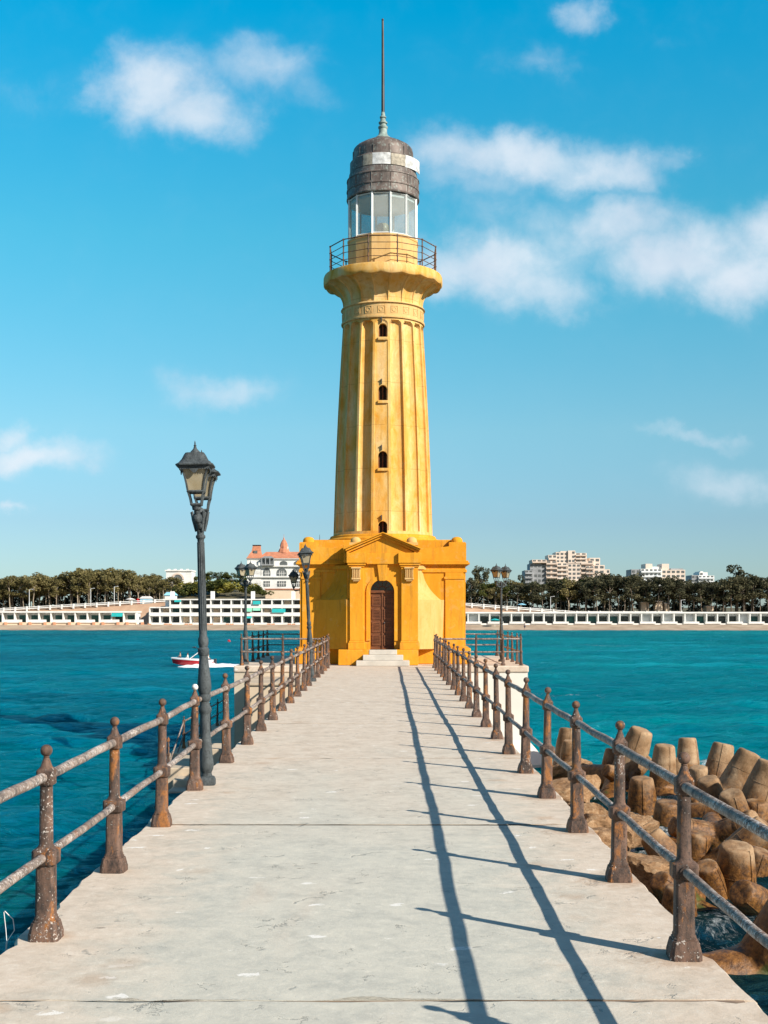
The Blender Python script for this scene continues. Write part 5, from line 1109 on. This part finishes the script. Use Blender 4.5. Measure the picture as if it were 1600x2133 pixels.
LT = [(-60, 1200), (0, 1197), (25, 1204), (60, 1200), (110, 1201), (150, 1188), (190, 1183), (240, 1186), (270, 1190), (300, 1198), (350, 1202), (420, 1204)]
wood((-70, 352), LT, (371, 375, 379, 384), {'O': 1}, 'olive-brown pine with pale trunk in the wood at left,', 'pines in the left-hand wood', ' in the front row')
RT_ = [(960, 1212), (1000, 1206), (1060, 1212), (1100, 1214), (1150, 1206), (1230, 1203), (1270, 1198), (1330, 1205), (1400, 1204), (1470, 1210), (1510, 1200), (1560, 1204), (1610, 1204), (1680, 1204)]
wood((955, 1215), RT_, (371, 375, 380), {'O': .3, 'G': .35, 'D': .4}, 'olive-green tree in the wood right of the lighthouse,', 'trees in the wood right of the lighthouse', ' in the front row')
wood((1218, 1690), RT_, (370, 374, 379), {'D': 1}, 'dark grey-green tree in the wood at far right,', 'dark trees at the far right', ' in the front row')
tree(X(1535, 373), 373, Z(1172, 373)-H(X(1535, 373), 373), 4, 'D', 'tallest dark tree with an open ragged top standing above the far right wood', None, .8)
tree(X(1003, 376), 376, Z(1178, 376)-H(X(1003, 376), 376), 1, 'D', 'tall ragged tree rising behind the platform lamp right of the lighthouse', None, .7)
tree(X(1087, 386), 386, Z(1194, 386)-H(X(1087, 386), 386), 4, 'D', 'slender lone tree top left of the large apartment block', None, .45)
for px, py in ((318, 1193), (330, 1197), (410, 1200), (425, 1198), (440, 1193), (455, 1191), (470, 1190), (485, 1192), (500, 1196), (512, 1190)):
    yy_ = 446+random.uniform(0, 10); tree(X(px, yy_), yy_, Z(py, yy_)-H(X(px, yy_), yy_), random.randrange(6), 'G' if px > 400 else 'O', 'green pine on the hill between the villa and the palace' if px > 400 else 'olive pine behind the left side of the white villa', 'pines on the palace hill', 1.35)
# bushes
def bush_mesh(seed, m_):
    rd = np.random.default_rng(seed); cl = [((rd.normal()*.9, rd.normal()*.6, .6+rd.uniform(0, .7)), rd.uniform(.5, .9)) for _ in range(7)]
    vs_, fs_ = leaves(cl, 240, .17, rd); q = MB(); q.add(vs_, fs_); return q.mesh('bush', m_, fix=False)
BMG, BMY = bush_mesh(3, M['leafG']), bush_mesh(4, M['leafY'])
for (px, py, d, s_, me_, lab) in ((385, 1237, 402, 2.6, BMY, 'yellow-green bush under the villa'), (405, 1240, 398, 2.4, BMG, 'green bush right of the villa bush, beside the lamp post'), (437, 1236, 400, 2.9, BMG, 'wide green bush right of the lamp post above the hotel roof'), (460, 1232, 404, 2.8, BMG, 'dark green bush midway between lamp post and palace'), (482, 1236, 398, 2.3, BMY, 'yellow-green bush left of the platform lamp'), (497, 1238, 396, 2.4, BMY, 'bright yellow-green bush nearest the palace lamp'), (530, 1238, 393, 1.9, BMG, 'green shrub in front of the palace wall'), (545, 1240, 392, 1.4, BMG, 'small green shrub at the left end of the garden wall'), (372, 1243, 395, 2.0, BMG, 'low green bush left of the kiosk')):
    o = link('bush', me_, None, (X(px, d), d, Z(py, d)-.5), (0, 0, random.uniform(0, 6)), s_); o.scale = (s_*1.3, s_, s_); tag(o, lab, 'bush')
mb = MB(); rd = np.random.default_rng(9); cl = []
for px in range(-80, 350, 5): cl.append(((X(px, 389)+rd.normal(), 389+rd.normal()*2, H(X(px, 389), 389)+rd.uniform(.5, 4.5)), 1.7))
for px in range(958, 1700, 5): cl.append(((X(px, 386)+rd.normal(), 386+rd.normal()*2, H(X(px, 386), 386)+rd.uniform(.3, 4.5)), 1.7))
vs_, fs_ = leaves(cl, 40, .42, rd); mb.add(vs_, fs_); tag(mb.obj('undergrowth', M['leafD'], fix=False), 'dark undergrowth added to darken the gaps behind the tree trunks along the shore', 'undergrowth', kind='stuff')  # leafy mass put in so the gaps between the trunks go dark

# ------------------------------------------------------------------ small things on the far shore
def parasol(label, x, y, z, m_, s=1, h=2.2, group=None):
    o = thing('parasol', label, 'parasol', (x, y, z), 0, group); mb = MB(); mb.tube([(0, 0, 0), (0, 0, h)], .04, 6); mb.obj('pole', M['white'], o)
    mb = MB(); mb.rings([[(r_*s*math.cos(2*math.pi*j/8), r_*s*math.sin(2*math.pi*j/8), z_) for j in range(8)] for r_, z_ in ((1.35, h-.35), (1.37, h-.3), (.7, h-.02), (.05, h+.15))]); mb.obj('canopy', m_, o); return o
parasol('teal beach parasol on the sand just right of the lighthouse', X(1031, 343), 343, H(X(1031, 343), 343), M['teal'], 1.1)
parasol('light blue parasol on the promenade in front of the right-hand trees', X(1087, 367), 367, H(X(1087, 367), 367), M['blue'], 1.0, 2.0)
parasol('white parasol beside the blue tent on the left promenade', X(272, 367.5), 367.5, H(X(272, 367.5), 367.5), M['wcloth'], 1.1, 1.7)
tn = thing('tent', 'light blue tent with a pale pitched roof on the left promenade', 'tent', (X(292, 368), 368, H(X(292, 368), 368)))
MB().box(0, 3.2, 0, 2.5, 0, 1.5).obj('canvas_wall', M['blue'], tn); mb = MB(); mb.prism([(-.3, 1.5), (3.5, 1.5), (2.6, 2.2), (.6, 2.2)], -.2, 2.7); mb.obj('roof', M['wcloth'], tn); MB().box(-1.0, -.1, .2, 1.2, 0, 1.5).obj('flap', M['redp'], tn)
cr = thing('car', 'silver car parked on the promenade under the right-hand trees', 'car', (X(1118, 367), 367, H(X(1118, 367), 367)))
mb = MB(); mb.prism([(-2, .3), (2, .3), (2.05, .75), (1.2, .9), (.6, 1.38), (-.9, 1.4), (-1.5, .95), (-2.05, .85)], -.8, .8); mb.obj('body', M['grey'], cr, bev=.06)
mb = MB(); mb.prism([(1.05, .92), (.55, 1.30), (-.85, 1.32), (-1.3, .95)], -.82, .82); mb.obj('window', M['darkglass'], cr)
for sx in (-1.25, 1.25):
    for sy in (-.75, .75): mb = MB(); mb.tube([(sx, sy-.1, .32), (sx, sy+.1, .32)], .32, 14); mb.obj('wheel', M['blackp'], cr, 40)
person('lone dark-clothed person walking on the sand right of the lighthouse', (X(1093, 336.9), 336.9, H(X(1093, 336.9), 336.9)), R(60), 'stand', M['navy'], M['navy'], 1.15)
for px, tp_, lab in ((61, 1228, 'thin pale lamp pole on the promenade, leftmost in front of the wood'), (189, 1226, 'thin pale lamp pole on the promenade in front of the middle of the left wood'), (238, 1222, 'thin pale lamp pole on the promenade near the blue tent'), (1147, 1243, 'thin pale lamp pole on the right promenade by the parked car'), (1419, 1250, 'thin lamp pole in front of the dark wood at far right')):
    yb_ = 366; x = X(px, yb_); o = thing('lamp_pole', lab, 'lamp pole', (x, yb_, H(x, yb_))); hh = Z(tp_, yb_)-H(x, yb_)
    mb = MB(); mb.tube([(0, 0, 0), (0, 0, hh)], [.11, .07], 6); mb.obj('pole', M['mull'], o); mb = MB(); mb.tube([(0, 0, hh-.05), (.9, 0, hh+.1)], .05, 6); mb.box(.7, 1.2, -.12, .12, hh+.05, hh+.15); mb.obj('lamp_head', M['mull'], o)
